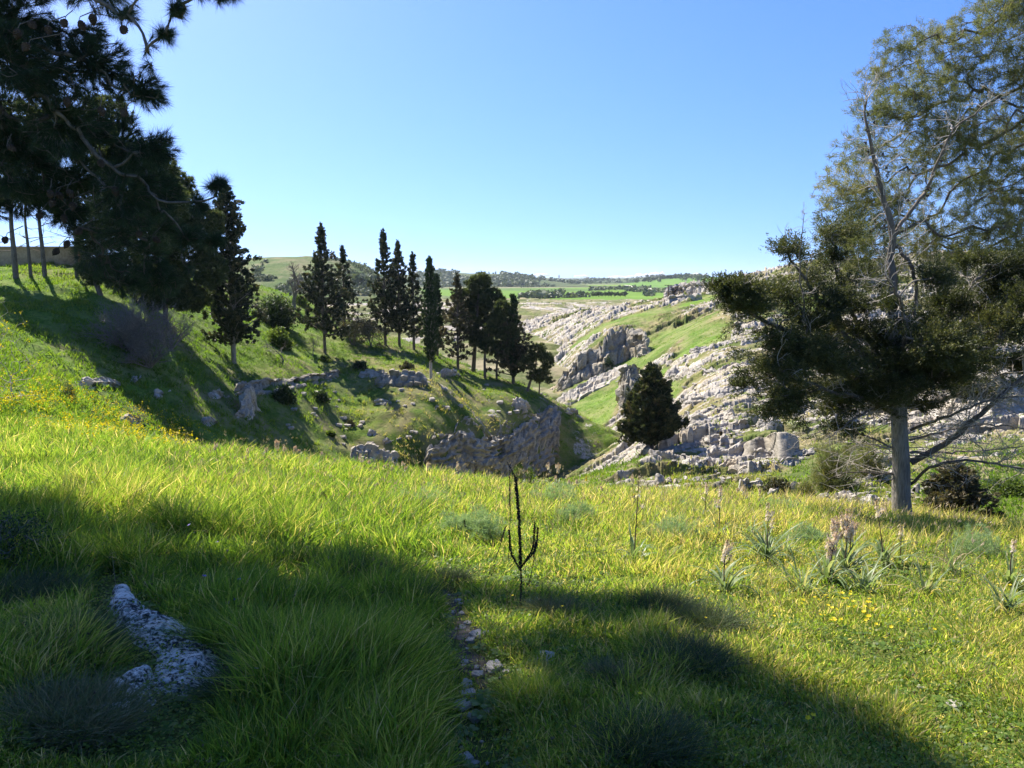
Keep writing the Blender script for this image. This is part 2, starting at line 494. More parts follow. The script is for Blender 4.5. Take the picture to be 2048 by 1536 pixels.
def hill_disp(x, y):
    px = 1024 + x / y * F * 0.99
    n = fbm(x / 9, y / 9, seed=31, o=4)
    green = green_mask(px + 25 * fbm(x / 4, y / 4, seed=39, o=3), y * (1 + 0.05 * fbm(x / 5, y / 5, seed=38)))
    edge = smooth(19, 24, y)
    d = 0.5 * n * smooth(22, 45, y)
    rock = 0
    for per, amp, sd, th in ((3.1, 0.70, 41, -0.33), (1.35, 0.36, 47, -0.25), (0.8, 0.20, 53, -0.2)):
        if per < 1 and False: continue
        cv, cd = cells(x / (per * 0.42), y / (per * 0.42), sd)
        cv2, _ = cells(x / (per * 0.15), y / (per * 0.15), sd + 1)
        s = (y * 0.95 + th * x) / per + 0.9 * fbm(x / (per * 5), y / (per * 5), seed=sd, o=3) + cv * 0.20 + cv2 * 0.07
        k = np.floor(s); fr = s - k
        ba = 0.35 + 0.65 * _h(k, k * 0, k * 0, sd)
        along = smooth(-0.26, 0.14, fbm(x / (per * 2.4), y / (per * 1.1) + k * 3.1, seed=sd + 2, o=4))
        a = amp * ba * along * (1 - 0.93 * green) * edge
        a = a * (1 + np.clip((y - 60) / 90, 0, 0.8))
        d = d + a * (smooth(0, 0.10, fr) - fr) * (1 + 0.25 * cv)
        rock = np.maximum(rock, (smooth(0.55, 0.02, fr) * 0.95 + 0.25) * along * (0.55 + 0.45 * ba))
    d = d + 0.07 * fbm(x / 0.5, y / 0.5, seed=51, o=3) * edge
    rock = rock * (1 - green) * edge * smooth(-0.55, 0.0, fbm(x / 7, y / 7, seed=33, o=3)) * (0.4 + 0.6 * smooth(1130, 1280, px + (y - 40) * 1.4))
    rock = rock - 0.85 * green * smooth(36, 50, y) * (0.6 + .6 * fbm(x / 5, y / 5, seed=34, o=3))
    return d, rock
hill = Sheet(HILL); hill.disp = hill_disp
m_hill = mat_ground('dry turf between the rocks', [(0.36, (0.040, 0.060, 0.015)), (0.48, (0.085, 0.115, 0.028)), (0.58, (0.15, 0.16, 0.05)), (0.7, (0.22, 0.19, 0.09))],
                    0.16, True, 0.8, 0.08, 4.0, (0.30, 0.235, 0.14), (0.44, 0.62))
hill.build('hillside_rocky', 985, 2500, 14, 200, 1150, 1150, m_hill)

# ---- limestone plateau in the valley
PL = [(px, 768 - math.tan(PITCH - math.atan(zz / -Y)) * 0 - F * math.tan(PITCH - math.atan(-zz / Y)), Y)
      for px in (500, 800, 1000, 1150, 1300, 1500) for (Y, zz) in ((50, -20), (80, -17), (110, -14.5), (150, -12.9), (200, -12.2), (260, -11.6), (330, -11.6), (400, -12.0), (480, -14.5))]
def plat_disp(x, y):
    cx = 1024 + x / y * F
    d = 1.5 * fbm(x / 40, y / 40, seed=61, o=4)
    gul = np.exp(-(((cx - 1195 - 14 * np.sin(y / 17.0)) / 42) ** 2)) * smooth(180, 215, y) * smooth(330, 290, y)
    d = d - 3.6 * gul
    cv, cd = cells(x / 5, y / 5, 62)
    s = y / 14 + 1.1 * fbm(x / 50, y / 50, seed=63, o=3) + cv * 0.18
    k = np.floor(s); fr = s - k
    along = smooth(-0.3, 0.1, fbm(x / 30, y / 12, seed=64, o=4))
    d = d + 1.3 * along * (smooth(0, 0.12, fr) - fr)
    rock = (smooth(0.5, 0.05, fr) * 0.75 + 0.08) * along * smooth(-.25, .2, fbm(x / 45, y / 60, seed=66, o=3)) + gul * 0.7
    return d, rock * smooth(130, 165, y) * (0.5 + 0.5 * smooth(380, 330, y))
plat = Sheet(PL, 1e-3); plat.disp = plat_disp
m_plat = mat_ground('pasture of the plateau', [(0.36, (0.06, 0.075, 0.025)), (0.5, (0.12, 0.14, 0.045)), (0.64, (0.21, 0.20, 0.09))],
                    0.05, True, 0.25, 0.25, 1.2, (0.30, 0.25, 0.16), (0.45, 0.6))
plat.build('plateau_ground', 520, 1600, 50, 480, 520, 480, m_plat)

# ---- the plain with its fields out to the horizon
m_plain, nt, b = newmat('fields of the plain')
pos = geo_pos(nt)
mp = N(nt, 'ShaderNodeMapping'); mp.inputs['Scale'].default_value = (0.0042, 0.0062, 0); mp.inputs['Rotation'].default_value = (0, 0, 0.35)
nt.links.new(pos, mp.inputs[0])
wob = noise_node(nt, 1.2, 3, 0.5, mp.outputs[0])
wv = N(nt, 'ShaderNodeVectorMath', operation='MULTIPLY_ADD'); wv.inputs[1].default_value = (0.5, 0.5, 0)
nt.links.new(wob.outputs['Color'], wv.inputs[0]); nt.links.new(mp.outputs[0], wv.inputs[2])
vo = N(nt, 'ShaderNodeTexVoronoi', feature='F1', inp={'Scale': 1.0, 'Randomness': 0.9}); nt.links.new(wv.outputs[0], vo.inputs['Vector'])
sepc = N(nt, 'ShaderNodeSeparateColor'); nt.links.new(vo.outputs['Color'], sepc.inputs[0])
r_ = N(nt, 'ShaderNodeValToRGB'); r_.color_ramp.interpolation = 'CONSTANT'
cs = [(0.0, (0.13, 0.22, 0.030)), (0.28, (0.16, 0.26, 0.035)), (0.46, (0.10, 0.155, 0.04)), (0.6, (0.17, 0.17, 0.08)), (0.72, (0.135, 0.23, 0.035)), (0.88, (0.22, 0.20, 0.12))]
while len(r_.color_ramp.elements) < len(cs): r_.color_ramp.elements.new(0.5)
for e, (p, cc) in zip(r_.color_ramp.elements, cs): e.position = p; e.color = (*cc, 1)
nt.links.new(sepc.outputs[0], r_.inputs[0])
n1 = noise_node(nt, 0.03, 6, 0.65, pos)
c = mixc(nt, mth(nt, 'MULTIPLY', n1.outputs[0], 0.5), r_.outputs[0], (0.075, 0.13, 0.03))
sx = N(nt, 'ShaderNodeSeparateXYZ'); nt.links.new(pos, sx.inputs[0])
far = mth(nt, 'ADD', mth(nt, 'DIVIDE', sx.outputs[1], 4000.0), mth(nt, 'MULTIPLY', noise_node(nt, 0.002, 4, 0.6, pos).outputs[0], 0.30))
c = mixc(nt, ramp(nt, far, [(0.46, (0, 0, 0)), (0.60, (0.85, 0.85, 0.85))]), c, (0.075, 0.105, 0.045))
nt.links.new(c, b.inputs['Base Color']); b.inputs['Roughness'].default_value = 1; b.inputs['Specular IOR Level'].default_value = 0.05
ly = np.linspace(math.log(60), math.log(16000), 260); ax = np.linspace(-1.6, 1.6, 260)
A, L = np.meshgrid(ax, ly); Y = np.exp(L); X = A * Y
def plain_z(x, y):
    zb = np.interp(np.log(y), np.log([60, 250, 450, 700, 1000, 1500, 2500, 4000, 8000, 16000]), [-17, -15.5, -13.2, -12.2, -11, -10, -9, -6, 2, 8])
    return zb + smooth(400, 900, y) * (1.8 * fbm(x / 260, y / 260, seed=71, o=3)) + smooth(2500, 7000, y) * 14 * fbm(x / 1500, y / 1500, seed=72, o=4)
Z = plain_z(X, Y)
i_ = np.arange(X.size).reshape(X.shape)
q_ = np.stack([i_[:-1, :-1], i_[:-1, 1:], i_[1:, 1:], i_[1:, :-1]], -1).reshape(-1, 4)
tag(mk('plain_ground', mesh_np('plain_ground', np.stack([X, Y, Z], -1).reshape(-1, 3), q_, m_plain, True)), kind='structure')

# ---- hills: a profile swept as a rounded ridge
def hill_mesh(name, crest, Yc, depth, foot_z, mat, dn=3.0, nx=220, ny=70, seed=0, terr=0.0):
    """crest: (px,row) of the skyline at distance Yc"""
    c_ = np.array([P(p, r, Yc) for p, r in crest])
    xs = np.linspace(c_[0, 0], c_[-1, 0], nx)
    # smooth crest through a cubic-ish blend
    zc = np.interp(xs, c_[:, 0], c_[:, 2])
    kern = np.ones(9) / 9; zc = np.convolve(np.pad(zc, 4, 'edge'), kern, 'valid')
    t = np.linspace(-1, 1, ny)
    X_, T_ = np.meshgrid(xs, t)
    ZC = np.broadcast_to(zc, X_.shape)
    prof = 0.5 + 0.5 * np.cos(np.clip(T_, -1, 1) * math.pi)
    Yy = Yc + T_ * depth
    # width follows the height so ends taper down
    Z_ = foot_z + np.maximum(ZC - foot_z, 0) * prof + dn * fbm(X_ / (dn * 14), Yy / (dn * 14), seed=seed, o=5) * (0.15 + prof * 0.5)
    if terr:
        s = Z_ / terr; k = np.floor(s); fr = s - k
        Z_ = Z_ + terr * 0.6 * (smooth(0, 0.3, fr) - fr)
    Xx = X_ * (Yy / Yc) ** 0.2
    i_ = np.arange(X_.size).reshape(X_.shape)
    q_ = np.stack([i_[:-1, :-1], i_[:-1, 1:], i_[1:, 1:], i_[1:, :-1]], -1).reshape(-1, 4)
    o = mk(name, mesh_np(name, np.stack([Xx, Yy, Z_], -1).reshape(-1, 3), q_, mat, True, {'rock': np.zeros(X_.size)}))
    return tag(o, kind='structure')
m_terr = mat_ground('terraced hill turf', [(0.36, (0.05, 0.075, 0.025)), (0.5, (0.085, 0.125, 0.04)), (0.64, (0.15, 0.17, 0.065))], 0.03, False, bd=0.4, fine=0.6, straw=(0.20, 0.18, 0.10), straw_amt=(0.46, 0.62))
hill_mesh('hill_terraced', [(330, 560), (420, 530), (500, 520), (560, 516), (620, 514), (680, 519), (720, 528), (760, 550), (800, 568), (850, 588), (900, 600)], 430, 130, -13, m_terr, 2.0, 300, 160, 81, 1.3)
m_wood = mat_ground('wooded ridge ground', [(0.38, (0.035, 0.055, 0.02)), (0.5, (0.06, 0.085, 0.03)), (0.64, (0.11, 0.13, 0.05))], 0.02, False, bd=1.0, fine=0.15, straw=(0.13, 0.14, 0.06))
hill_mesh('hill_wooded', [(500, 560), (640, 552), (760, 551), (840, 549), (880, 545), (940, 546), (1000, 547), (1040, 550), (1070, 557), (1110, 563), (1160, 567), (1240, 572)], 1500, 420, -11, m_wood, 5.0, 300, 90, 82)
m_gh = mat_ground('green field hill', [(0.38, (0.085, 0.16, 0.03)), (0.5, (0.11, 0.20, 0.035)), (0.64, (0.15, 0.24, 0.045))], 0.01, False, bd=0.3, fine=0.2, straw=(0.10, 0.2, 0.03))
hill_mesh('hill_green_field', [(1230, 572), (1290, 564), (1330, 558), (1370, 554), (1420, 554), (1480, 556), (1560, 562), (1700, 566)], 1300, 350, -11, m_gh, 1.5, 200, 70, 83)
hill_mesh('hill_far_wooded', [(1100, 566), (1160, 560), (1220, 559), (1270, 556), (1310, 553), (1340, 551), (1380, 552), (1440, 556), (1560, 560)], 2300, 500, -9, m_wood, 5.0, 260, 70, 84)
hill_mesh('hill_horizon', [(500, 557), (800, 557), (1000, 555), (1100, 556), (1200, 557), (1300, 556), (1500, 557), (1900, 556)], 6500, 1400, -6, m_wood, 9.0, 260, 60, 85)

# ------------------------------------------------------------------ ground queries
def bvh_of(*names):
    vs, fs, off = [], [], 0
    for n in names:
        me = bpy.data.objects[n].data
        v = np.empty(len(me.vertices) * 3, np.float32); me.vertices.foreach_get('co', v); v = v.reshape(-1, 3)
        f = np.empty(len(me.loops), np.int32); me.loops.foreach_get('vertex_index', f); f = f.reshape(-1, 4)
        vs.append(v); fs.append(f + off); off += len(v)
    return BVHTree.FromPolygons(np.concatenate(vs).tolist(), np.concatenate(fs).tolist())
BV = {'meadow': bvh_of('meadow_ground'), 'spur': bvh_of('hillside_grass_slope'), 'hill': bvh_of('hillside_rocky'), 'plat': bvh_of('plateau_ground'),
      'far': bvh_of('plain_ground', 'hill_terraced', 'hill_wooded', 'hill_green_field', 'hill_far_wooded')}
def hit(px, row, which=None, normal=False):
    for i in range(40):
        r = hit_(px, row + 4 * i, which, normal)
        if (r[0] if normal else r) is not None: break
        if i == 0: print('MISS', px, row, which)
    return r
def hit_(px, row, which=None, normal=False):
    """first ground point seen through a pixel of the photograph"""
    d = Vector((P(px, row, 1.0)).tolist()).normalized()
    best = None
    for k_, bv in BV.items():
        if which and k_ not in which: continue
        r = bv.ray_cast(Vector((0, 0, 0)), d)
        if r[0] is not None and (best is None or r[3] < best[3]): best = r
    if best is None: return (None, None) if normal else None
    return (np.array(best[0]), np.array(best[1])) if normal else np.array(best[0])
def ground(x, y, which=('meadow', 'spur', 'hill', 'plat', 'far')):
    z = -1e9
    for k_ in which:
        r = BV[k_].ray_cast(Vector((x, y, 500)), Vector((0, 0, -1)))
        if r[0] is not None: z = max(z, r[0].z)
    return z
# ------------------------------------------------------------------ vegetation builders
def unit(v):
    v = np.asarray(v, float)
    return v / (np.linalg.norm(v, axis=-1, keepdims=True) + 1e-12)

def tube(g, pts, r0, r1, sides=5, a=0.5, power=1.0):
    pts = np.asarray(pts, float); n = len(pts)
    t = np.linspace(0, 1, n) ** power
    rad = r0 + (r1 - r0) * t
    tan = unit(np.gradient(pts, axis=0))
    ref = np.where(np.abs(tan[:, 2:3]) > 0.9, np.array([[1.0, 0, 0]]), np.array([[0, 0, 1.0]]))
    u = unit(np.cross(tan, ref)); w = np.cross(tan, u)
    th = np.arange(sides) * 2 * math.pi / sides
    ring = pts[:, None] + rad[:, None, None] * (u[:, None] * np.cos(th)[None, :, None] + w[:, None] * np.sin(th)[None, :, None])
    i = np.arange(n * sides).reshape(n, sides); j = np.roll(i, -1, 1)
    q = np.stack([i[:-1], j[:-1], j[1:], i[1:]], -1).reshape(-1, 4)
    g.add(ring, q=q, a=a)

def grow(rng, p, d, L, n=6, wander=0.15, lift=0.0):
    pts = [np.asarray(p, float)]; d = unit(d); st = L / n
    for _ in range(n):
        d = unit(d + rng.normal(0, wander, 3) + np.array([0, 0, lift]))
        pts.append(pts[-1] + d * st)
    return np.array(pts)

def spline(pts, n):
    pts = np.asarray(pts, float)
    seg = np.r_[0, np.cumsum(np.linalg.norm(np.diff(pts, axis=0), axis=1))]
    t = np.linspace(0, seg[-1], n)
    m = np.gradient(pts, seg, axis=0)
    k = np.clip(np.searchsorted(seg, t, 'right') - 1, 0, len(pts) - 2)
    h = (seg[k + 1] - seg[k])[:, None]; s = ((t - seg[k])[:, None]) / h
    return (2 * s**3 - 3 * s**2 + 1) * pts[k] + (s**3 - 2 * s**2 + s) * h * m[k] + (-2 * s**3 + 3 * s**2) * pts[k + 1] + (s**3 - s**2) * h * m[k + 1]

def blades(g, rng, cen, dr, n, L, W, spread=0.8, jit=0.0, a=None, lvar=0.35, along=0.0):
    """n thin triangles round every centre, fanning round its direction"""
    cen = np.asarray(cen, float).reshape(-1, 3); M = len(cen)
    if M == 0: return
    dr = unit(np.broadcast_to(np.asarray(dr, float), (M, 3)))
    c = np.repeat(cen, n, 0); d = np.repeat(dr, n, 0)
    T = M * n
    if along: c = c + d * (rng.uniform(-along, 0, T))[:, None]
    if jit: c = c + rng.normal(0, jit, (T, 3))
    d = unit(d + rng.normal(0, spread, (T, 3)))
    s = unit(np.cross(d, rng.normal(0, 1, (T, 3))))
    l = (L * (1 + rng.uniform(-lvar, lvar, T)))[:, None]
    w = (W * (1 + rng.uniform(-0.3, 0.3, T)))[:, None] * 0.5
    v = np.stack([c - s * w, c + s * w, c + d * l], 1).reshape(-1, 3)
    if a is None: av = rng.uniform(0, 1, T)
    else: av = np.clip(np.repeat(np.broadcast_to(a, (M,)), n) + rng.normal(0, 0.13, T), 0, 1)
    g.add(v, t=np.arange(T * 3).reshape(-1, 3), a=np.repeat(av, 3))

def sprays(g, rng, cen, dr, n, L, W, spread=0.6, jit=0.0, a=None):
    """n small folded leaf quads round every centre: fuller than blades()"""
    cen = np.asarray(cen, float).reshape(-1, 3); M = len(cen)
    if M == 0: return
    dr = unit(np.broadcast_to(np.asarray(dr, float), (M, 3)))
    T = M * n
    c = np.repeat(cen, n, 0) + rng.normal(0, 1, (T, 3)) * jit
    d = unit(np.repeat(dr, n, 0) + rng.normal(0, spread, (T, 3)))
    s = unit(np.cross(d, rng.normal(0, 1, (T, 3))))
    l = (L * rng.uniform(0.6, 1.3, T))[:, None]; w = (W * rng.uniform(0.6, 1.3, T))[:, None] * 0.5
    v = np.stack([c - d * l * 0.4, c - s * w, c + d * l * 0.6, c + s * w], 1).reshape(-1, 3)
    if a is None: av = rng.uniform(0, 1, T)
    else: av = np.clip(np.repeat(np.broadcast_to(a, (M,)), n) + rng.normal(0, 0.15, T), 0, 1)
    g.add(v, q=np.arange(T * 4).reshape(-1, 4), a=np.repeat(av, 4))


def mst(nodes, root_pts):
    """join scattered points to a stem, each to the nearest point already joined; returns parent index (into root_pts + nodes)"""
    al = np.concatenate([root_pts, nodes]); nr = len(root_pts); n = len(nodes)
    plen = np.zeros(len(al)); par = np.full(len(al), -1)
    D = np.linalg.norm(nodes[:, None] - root_pts[None], axis=2) * 1.15
    best = D.argmin(1); bd = D.min(1); done = np.zeros(n, bool); order = []
    for _ in range(n):
        c = np.where(done, 1e9, bd); k = int(c.argmin())
        done[k] = True; par[nr + k] = best[k]; order.append(nr + k)
        plen[nr + k] = plen[best[k]] + np.linalg.norm(al[nr + k] - al[best[k]])
        d = np.linalg.norm(nodes - nodes[k], axis=1) + 0.22 * plen[nr + k]
        up_ = (d < bd) & ~done; bd = np.where(up_, d, bd); best = np.where(up_, nr + k, best)
    cnt = np.ones(len(al))
    for k in reversed(order): cnt[par[k]] += cnt[k]
    return al, par, cnt, order, nr

def mst_branches(g, rng, nodes, root_pts, r_tip=0.003, pw=0.45, rmax=0.08, wob=0.12, sides=4):
    al, par, cnt, order, nr = mst(np.asarray(nodes), np.asarray(root_pts))
    dr = np.zeros((len(al), 3))
    for k in order:
        a, b = al[par[k]], al[k]; L = np.linalg.norm(b - a)
        r1 = min(rmax, r_tip * cnt[k] ** pw); r0 = min(rmax, r_tip * (cnt[k] + 1) ** pw) * 1.1
        m = (a + b) / 2 + rng.normal(0, wob * L, 3) * [1, 1, .6] + [0, 0, -0.05 * L]
        if par[k] >= nr: m = m + dr[par[k]] * L * 0.12
        n_ = 6 if L > 0.25 else 4
        tube(g, spline([a, m, b], n_), r0, r1, 6 if r0 > 0.02 else sides)
        dr[k] = unit(b - m)
    return dr[nr:]

def bricks(u, v, bw, bh, seed=0):
    """stacked courses of blocks: random value per block and distance to its edge"""
    v = v / bh; k = np.floor(v); z = k * 0
    w = bw * (0.5 + 1.1 * _h(k, z, z, seed)); x = u / w + 13.7 * _h(k, z + 1, z, seed)
    j = np.floor(x); fx = x - j; fv = v - k
    val = _h(j, k, z + 2, seed) * 2 - 1
    e = np.minimum(np.minimum(fx, 1 - fx) * w / bw, np.minimum(fv, 1 - fv) * 0.7)
    return val, e, (_h(k, z + 3, z, seed) * 2 - 1)

M = {}
M['cypress'] = mat_leaf('cypress foliage', [(0.0, (0.016, 0.026, 0.014)), (0.5, (0.034, 0.047, 0.023)), (0.85, (0.080, 0.092, 0.040)), (1.0, (0.14, 0.12, 0.060))], 0.22, 1.3)
M['cypress_brown'] = mat_leaf('bronzed cypress foliage', [(0.0, (0.030, 0.036, 0.018)), (0.5, (0.068, 0.068, 0.034)), (1.0, (0.15, 0.12, 0.065))], 0.25, 1.3)
M['column'] = mat_leaf('columnar cypress foliage', [(0.0, (0.012, 0.028, 0.010)), (0.5, (0.026, 0.055, 0.016)), (1.0, (0.055, 0.085, 0.025))], 0.2, 1.3)
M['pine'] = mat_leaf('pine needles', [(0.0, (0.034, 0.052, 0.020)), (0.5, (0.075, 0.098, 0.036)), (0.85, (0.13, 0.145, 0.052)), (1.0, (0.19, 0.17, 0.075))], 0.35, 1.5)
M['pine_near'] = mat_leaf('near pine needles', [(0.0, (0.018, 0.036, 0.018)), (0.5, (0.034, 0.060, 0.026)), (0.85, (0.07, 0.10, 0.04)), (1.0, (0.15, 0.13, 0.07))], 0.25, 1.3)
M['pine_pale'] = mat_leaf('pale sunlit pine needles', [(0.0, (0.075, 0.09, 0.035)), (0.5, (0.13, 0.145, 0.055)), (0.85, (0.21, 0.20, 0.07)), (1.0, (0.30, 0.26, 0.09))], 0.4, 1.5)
M['juniper'] = mat_leaf('dark olive sprays', [(0.0, (0.028, 0.036, 0.012)), (0.5, (0.070, 0.080, 0.026)), (0.8, (0.13, 0.13, 0.045)), (1.0, (0.22, 0.19, 0.07))], 0.3, 1.5)
M['shrub'] = mat_leaf('green shrub leaves', [(0.0, (0.035, 0.060, 0.012)), (0.5, (0.075, 0.115, 0.022)), (1.0, (0.16, 0.19, 0.04))], 0.4, 1.6)
M['darkshrub'] = mat_leaf('dark shrub leaves', [(0.0, (0.018, 0.034, 0.012)), (0.5, (0.035, 0.060, 0.020)), (1.0, (0.075, 0.10, 0.035))], 0.3, 1.5)
M['olive'] = mat_leaf('far tree leaves', [(0.0, (0.050, 0.070, 0.035)), (0.5, (0.085, 0.11, 0.055)), (1.0, (0.14, 0.17, 0.075))], 0.2, 1.2)
M['bark'] = mat_bark('brown bark', (0.07, 0.055, 0.042), (0.19, 0.155, 0.12), 8, 0.2, 0.02)
M['bark_grey'] = mat_bark('grey fissured bark', (0.11, 0.095, 0.08), (0.34, 0.30, 0.255), 16, 0.10, 0.015)
M['mulch'] = mat_plain('dark cones', (0.05, 0.038, 0.028), 0.85, 0.2, 0.3)
M['dead'] = mat_plain('bleached dead wood', (0.40, 0.35, 0.29), 0.85, 0.2, 0.3)
M['dead_dark'] = mat_plain('grey brown twigs', (0.19, 0.165, 0.14), 0.85, 0.2, 0.3)

def conifer(base, H, prof, seed, mat, bark, trunk_r=0.13, n_br=90, cb=0.15, up=0.45, dens=1.0, leaf=(0.2, 0.10), lean=(0, 0), ragged=0.3,
            name='cypress_tree', label=None, cat='tree', group=None, dead=0.0, nseg=4):
    """conical or columnar evergreen; prof(t) gives crown radius (m) at height fraction t"""
    rng = np.random.default_rng(seed)
    root = tag(empty(name, base), label, cat, group)
    g = Geo(); c = Geo()
    top = np.array([lean[0], lean[1], H])
    tp = spline([[0, 0, -0.3], [lean[0] * 0.2, lean[1] * 0.2, H * 0.35], [lean[0] * 0.65, lean[1] * 0.65, H * 0.7], top], 14)
    tube(g, tp, trunk_r, 0.015, 7)
    cen, dr, av = [], [], []
    for i in range(n_br):
        t = cb + (1.0 - cb) * ((i + rng.uniform(0, 1)) / n_br) * 0.985
        az = i * 2.399 + rng.normal(0, 0.4)
        r = prof(t) * (1 + rng.uniform(-ragged, ragged * 0.7))
        k = t * H; px_ = np.array([np.interp(k, tp[:, 2], tp[:, 0]), np.interp(k, tp[:, 2], tp[:, 1]), k])
        d = np.array([math.cos(az), math.sin(az), up * rng.uniform(0.5, 1.5)])
        L = max(r, 0.12) * math.hypot(1, up) 
        start = px_ - np.array([0, 0, min(up * r * 0.8, k * 0.5)])
        b = grow(rng, start, d, L, 5, 0.12, 0.05)
        tube(g, b, 0.02 + 0.012 * L, 0.006, 4)
        if rng.uniform() < dead: continue
        m_ = max(3, int(L * 5.5 * dens))
        for s in np.sqrt(rng.uniform(0.04, 1, m_)):
            q = b[0] + 0 * b[0]
            f = s * 5; k0 = min(int(f), 4); q = b[k0] + (b[k0 + 1] - b[k0]) * (f - k0)
            cen.append(q + rng.normal(0, 0.03 + 0.085 * L, 3) * [1, 1, 0.7]); dr.append(d * [1, 1, 1] + [0, 0, 0.25]); av.append(rng.uniform(0.1, 0.8) + 0.25 * (s > .8))
    # leader tip
    for s in np.linspace(0.90, 1.01, 6):
        cen.append(np.array([top[0], top[1], s * H])); dr.append([0, 0, 1]); av.append(0.5)
    sprays(c, rng, cen, dr, int(24), leaf[0], leaf[1], 0.42, 0.07 * (leaf[0] / 0.26), np.array(av))
    mk('trunk', g.mesh('trunk', bark, True), root)
    mk('crown', c.mesh('crown', mat), root)
    return root

def lobes_tree(base, trunk, lobes, seed, mat, bark, trunk_r=0.16, name='pine_tree', label=None, cat='tree', group=None,
               n_per=10.0, leaf=(0.2, 0.05), nleaf=26, kind='blades', br_from=0.35, twig_r=0.035, jit=0.0, spread=0.8, limb_r=0.07):
    """trunk: list of points relative to base; lobes: (cx,cy,cz,rx,ry,rz) relative to base"""
    rng = np.random.default_rng(seed)
    root = tag(empty(name, base), label, cat, group)
    g = Geo(); c = Geo()
    tp = spline(trunk, 16)
    tube(g, tp, trunk_r, trunk_r * 0.3, 8)
    cen, dr, av = [], [], []; nodes = []
    for (cx, cy, cz, rx, ry, rz) in lobes:
        L0 = np.array([cx, cy, cz]); rr = np.array([rx, ry, rz])
        n = max(6, int(n_per * (rx * ry * rz) ** (2 / 3.0) * 3))
        u = unit(rng.normal(0, 1, (n, 3))); rad = rng.uniform(0.25, 1, n) ** 0.5
        nz = 0.75 + 0.35 * fbm(u[:, 0] * 2 + seed, u[:, 1] * 2, u[:, 2] * 2, seed=seed, o=2)
        pts = L0 + u * rr * (rad * nz)[:, None]
        nodes.append(pts[: max(6, n // 5)])
        cen.append(pts); dr.append(u + [0, 0, 0.45]); av.append(np.clip(rng.normal(0.4, 0.2, n), 0, 1))
    mst_branches(g, rng, np.concatenate(nodes), tp[int(br_from * 15):], 0.008, 0.42, limb_r)
    cen = np.concatenate(cen); dr = np.concatenate(dr); av = np.concatenate(av)
    if kind == 'blades': blades(c, rng, cen, dr, nleaf, leaf[0], leaf[1], spread, jit, av)
    else: sprays(c, rng, cen, dr, nleaf, leaf[0], leaf[1], spread, jit or leaf[0] * 0.5, av)
    mk('trunk', g.mesh('trunk', bark, True), root)
    mk('crown', c.mesh('crown', mat), root)
    return root

def bare_tree(base, H, W, seed, mat, name='bare_tree', label=None, cat='tree', group=None, stems=1, r=0.07, depth=3, n=5, leaf=None, leafmat=None, spread=0.7, up=0.15):
    rng = np.random.default_rng(seed)
    root = tag(empty(name, base), label, cat, group)
    g = Geo(); tips = []
    def rec(p, d, L, r_, lv):
        b = grow(rng, p, d, L, 5, 0.16, up * 0.3)
        tube(g, b, r_, r_ * 0.45, 4 if lv else 6)
        if lv >= depth: tips.append(b[-1]); tips.append(b[3]); return
        for _ in range(n if lv else n + 1):
            k = rng.integers(2, 6); 
            dd = unit(b[k] - b[k - 1]); nd = unit(dd + rng.normal(0, spread, 3) * [W, W, 1])
            rec(b[k], nd, L * rng.uniform(0.45, 0.72), r_ * 0.5, lv + 1)
    for s in range(stems):
        a = rng.uniform(0, 6.28); tilt = 0.08 if stems == 1 else rng.uniform(0.15, 0.8) * W
        rec(np.array([0, 0, -0.1]), np.array([math.cos(a) * tilt, math.sin(a) * tilt, 1.0]), H * 0.42, r, 0)
    mk('branches', g.mesh('branches', mat, True), root)
    if leaf:
        c = Geo(); tips = np.array(tips)
        sprays(c, rng, tips, [0, 0, 1.0], leaf[2], leaf[0], leaf[1], 1.0, leaf[0] * 1.2)
        mk('leaves', c.mesh('leaves', leafmat), root)
    return root

def bush(base, rx, rz, seed, mat, name='shrub', label=None, cat='shrub', group=None, n=60, leaf=(0.14, 0.07), nleaf=16, ry=None, bark=None):
    rng = np.random.default_rng(seed); ry = ry or rx
    root = tag(empty(name, base), label, cat, group)
    g = Geo(); c = Geo()
    u = unit(rng.normal(0, 1, (n, 3))); u[:, 2] = np.abs(u[:, 2]) * 1.1 - 0.15
    nz = 0.72 + 0.5 * fbm(u[:, 0] * 1.7 + seed, u[:, 1] * 1.7, u[:, 2] * 1.7, seed=seed, o=2)
    pts = u * np.array([rx, ry, rz]) * (nz * rng.uniform(0.35, 1, n) ** 0.5)[:, None]
    for q in pts[::4]:
        tube(g, spline([[0, 0, -0.05], q * [0.4, 0.4, 0.55], q], 5), 0.02 * rx + 0.006, 0.004, 4)
    sprays(c, rng, pts, u + [0, 0, 0.5], nleaf, leaf[0], leaf[1], 0.8, 0.11 * (rx + rz) * 0.5, np.clip(rng.normal(0.45, 0.2, n), 0, 1))
    mk('stems', g.mesh('stems', bark or M['dead_dark'], True), root)
    mk('foliage', c.mesh('foliage', mat), root)
    return root
# ------------------------------------------------------------------ trees of the spur and the valley
def cyp(px, row, top, hw, seed, where=('spur',), prof='cone', **kw):
    b = hit(px, row, where)
    s = b[1] / F
    H = (row - top) * s * 1.0; W = hw * s
    pr = {'cone': lambda t: 1.3 * W * (min(1, (t - 0.02) / 0.28) ** 0.6) * (1.02 - t) ** 0.95 if t > 0.03 else 0.05,
          'full': lambda t: W * min(1, max(t - 0.06, 0.001) / 0.16) ** 0.6 * (1.02 - t) ** 0.50,
          'column': lambda t: W * min(1, max(t - 0.1, 0.001) / 0.25) ** 0.6 * min(1, (1.01 - t) / 0.40) ** 0.65,
          'ovoid': lambda t: W * min(1, max(t - 0.03, 0.01) / 0.22) ** 0.6 * (1.03 - t) ** 0.62}[prof]
    return conifer(b, H, pr, seed, **kw)

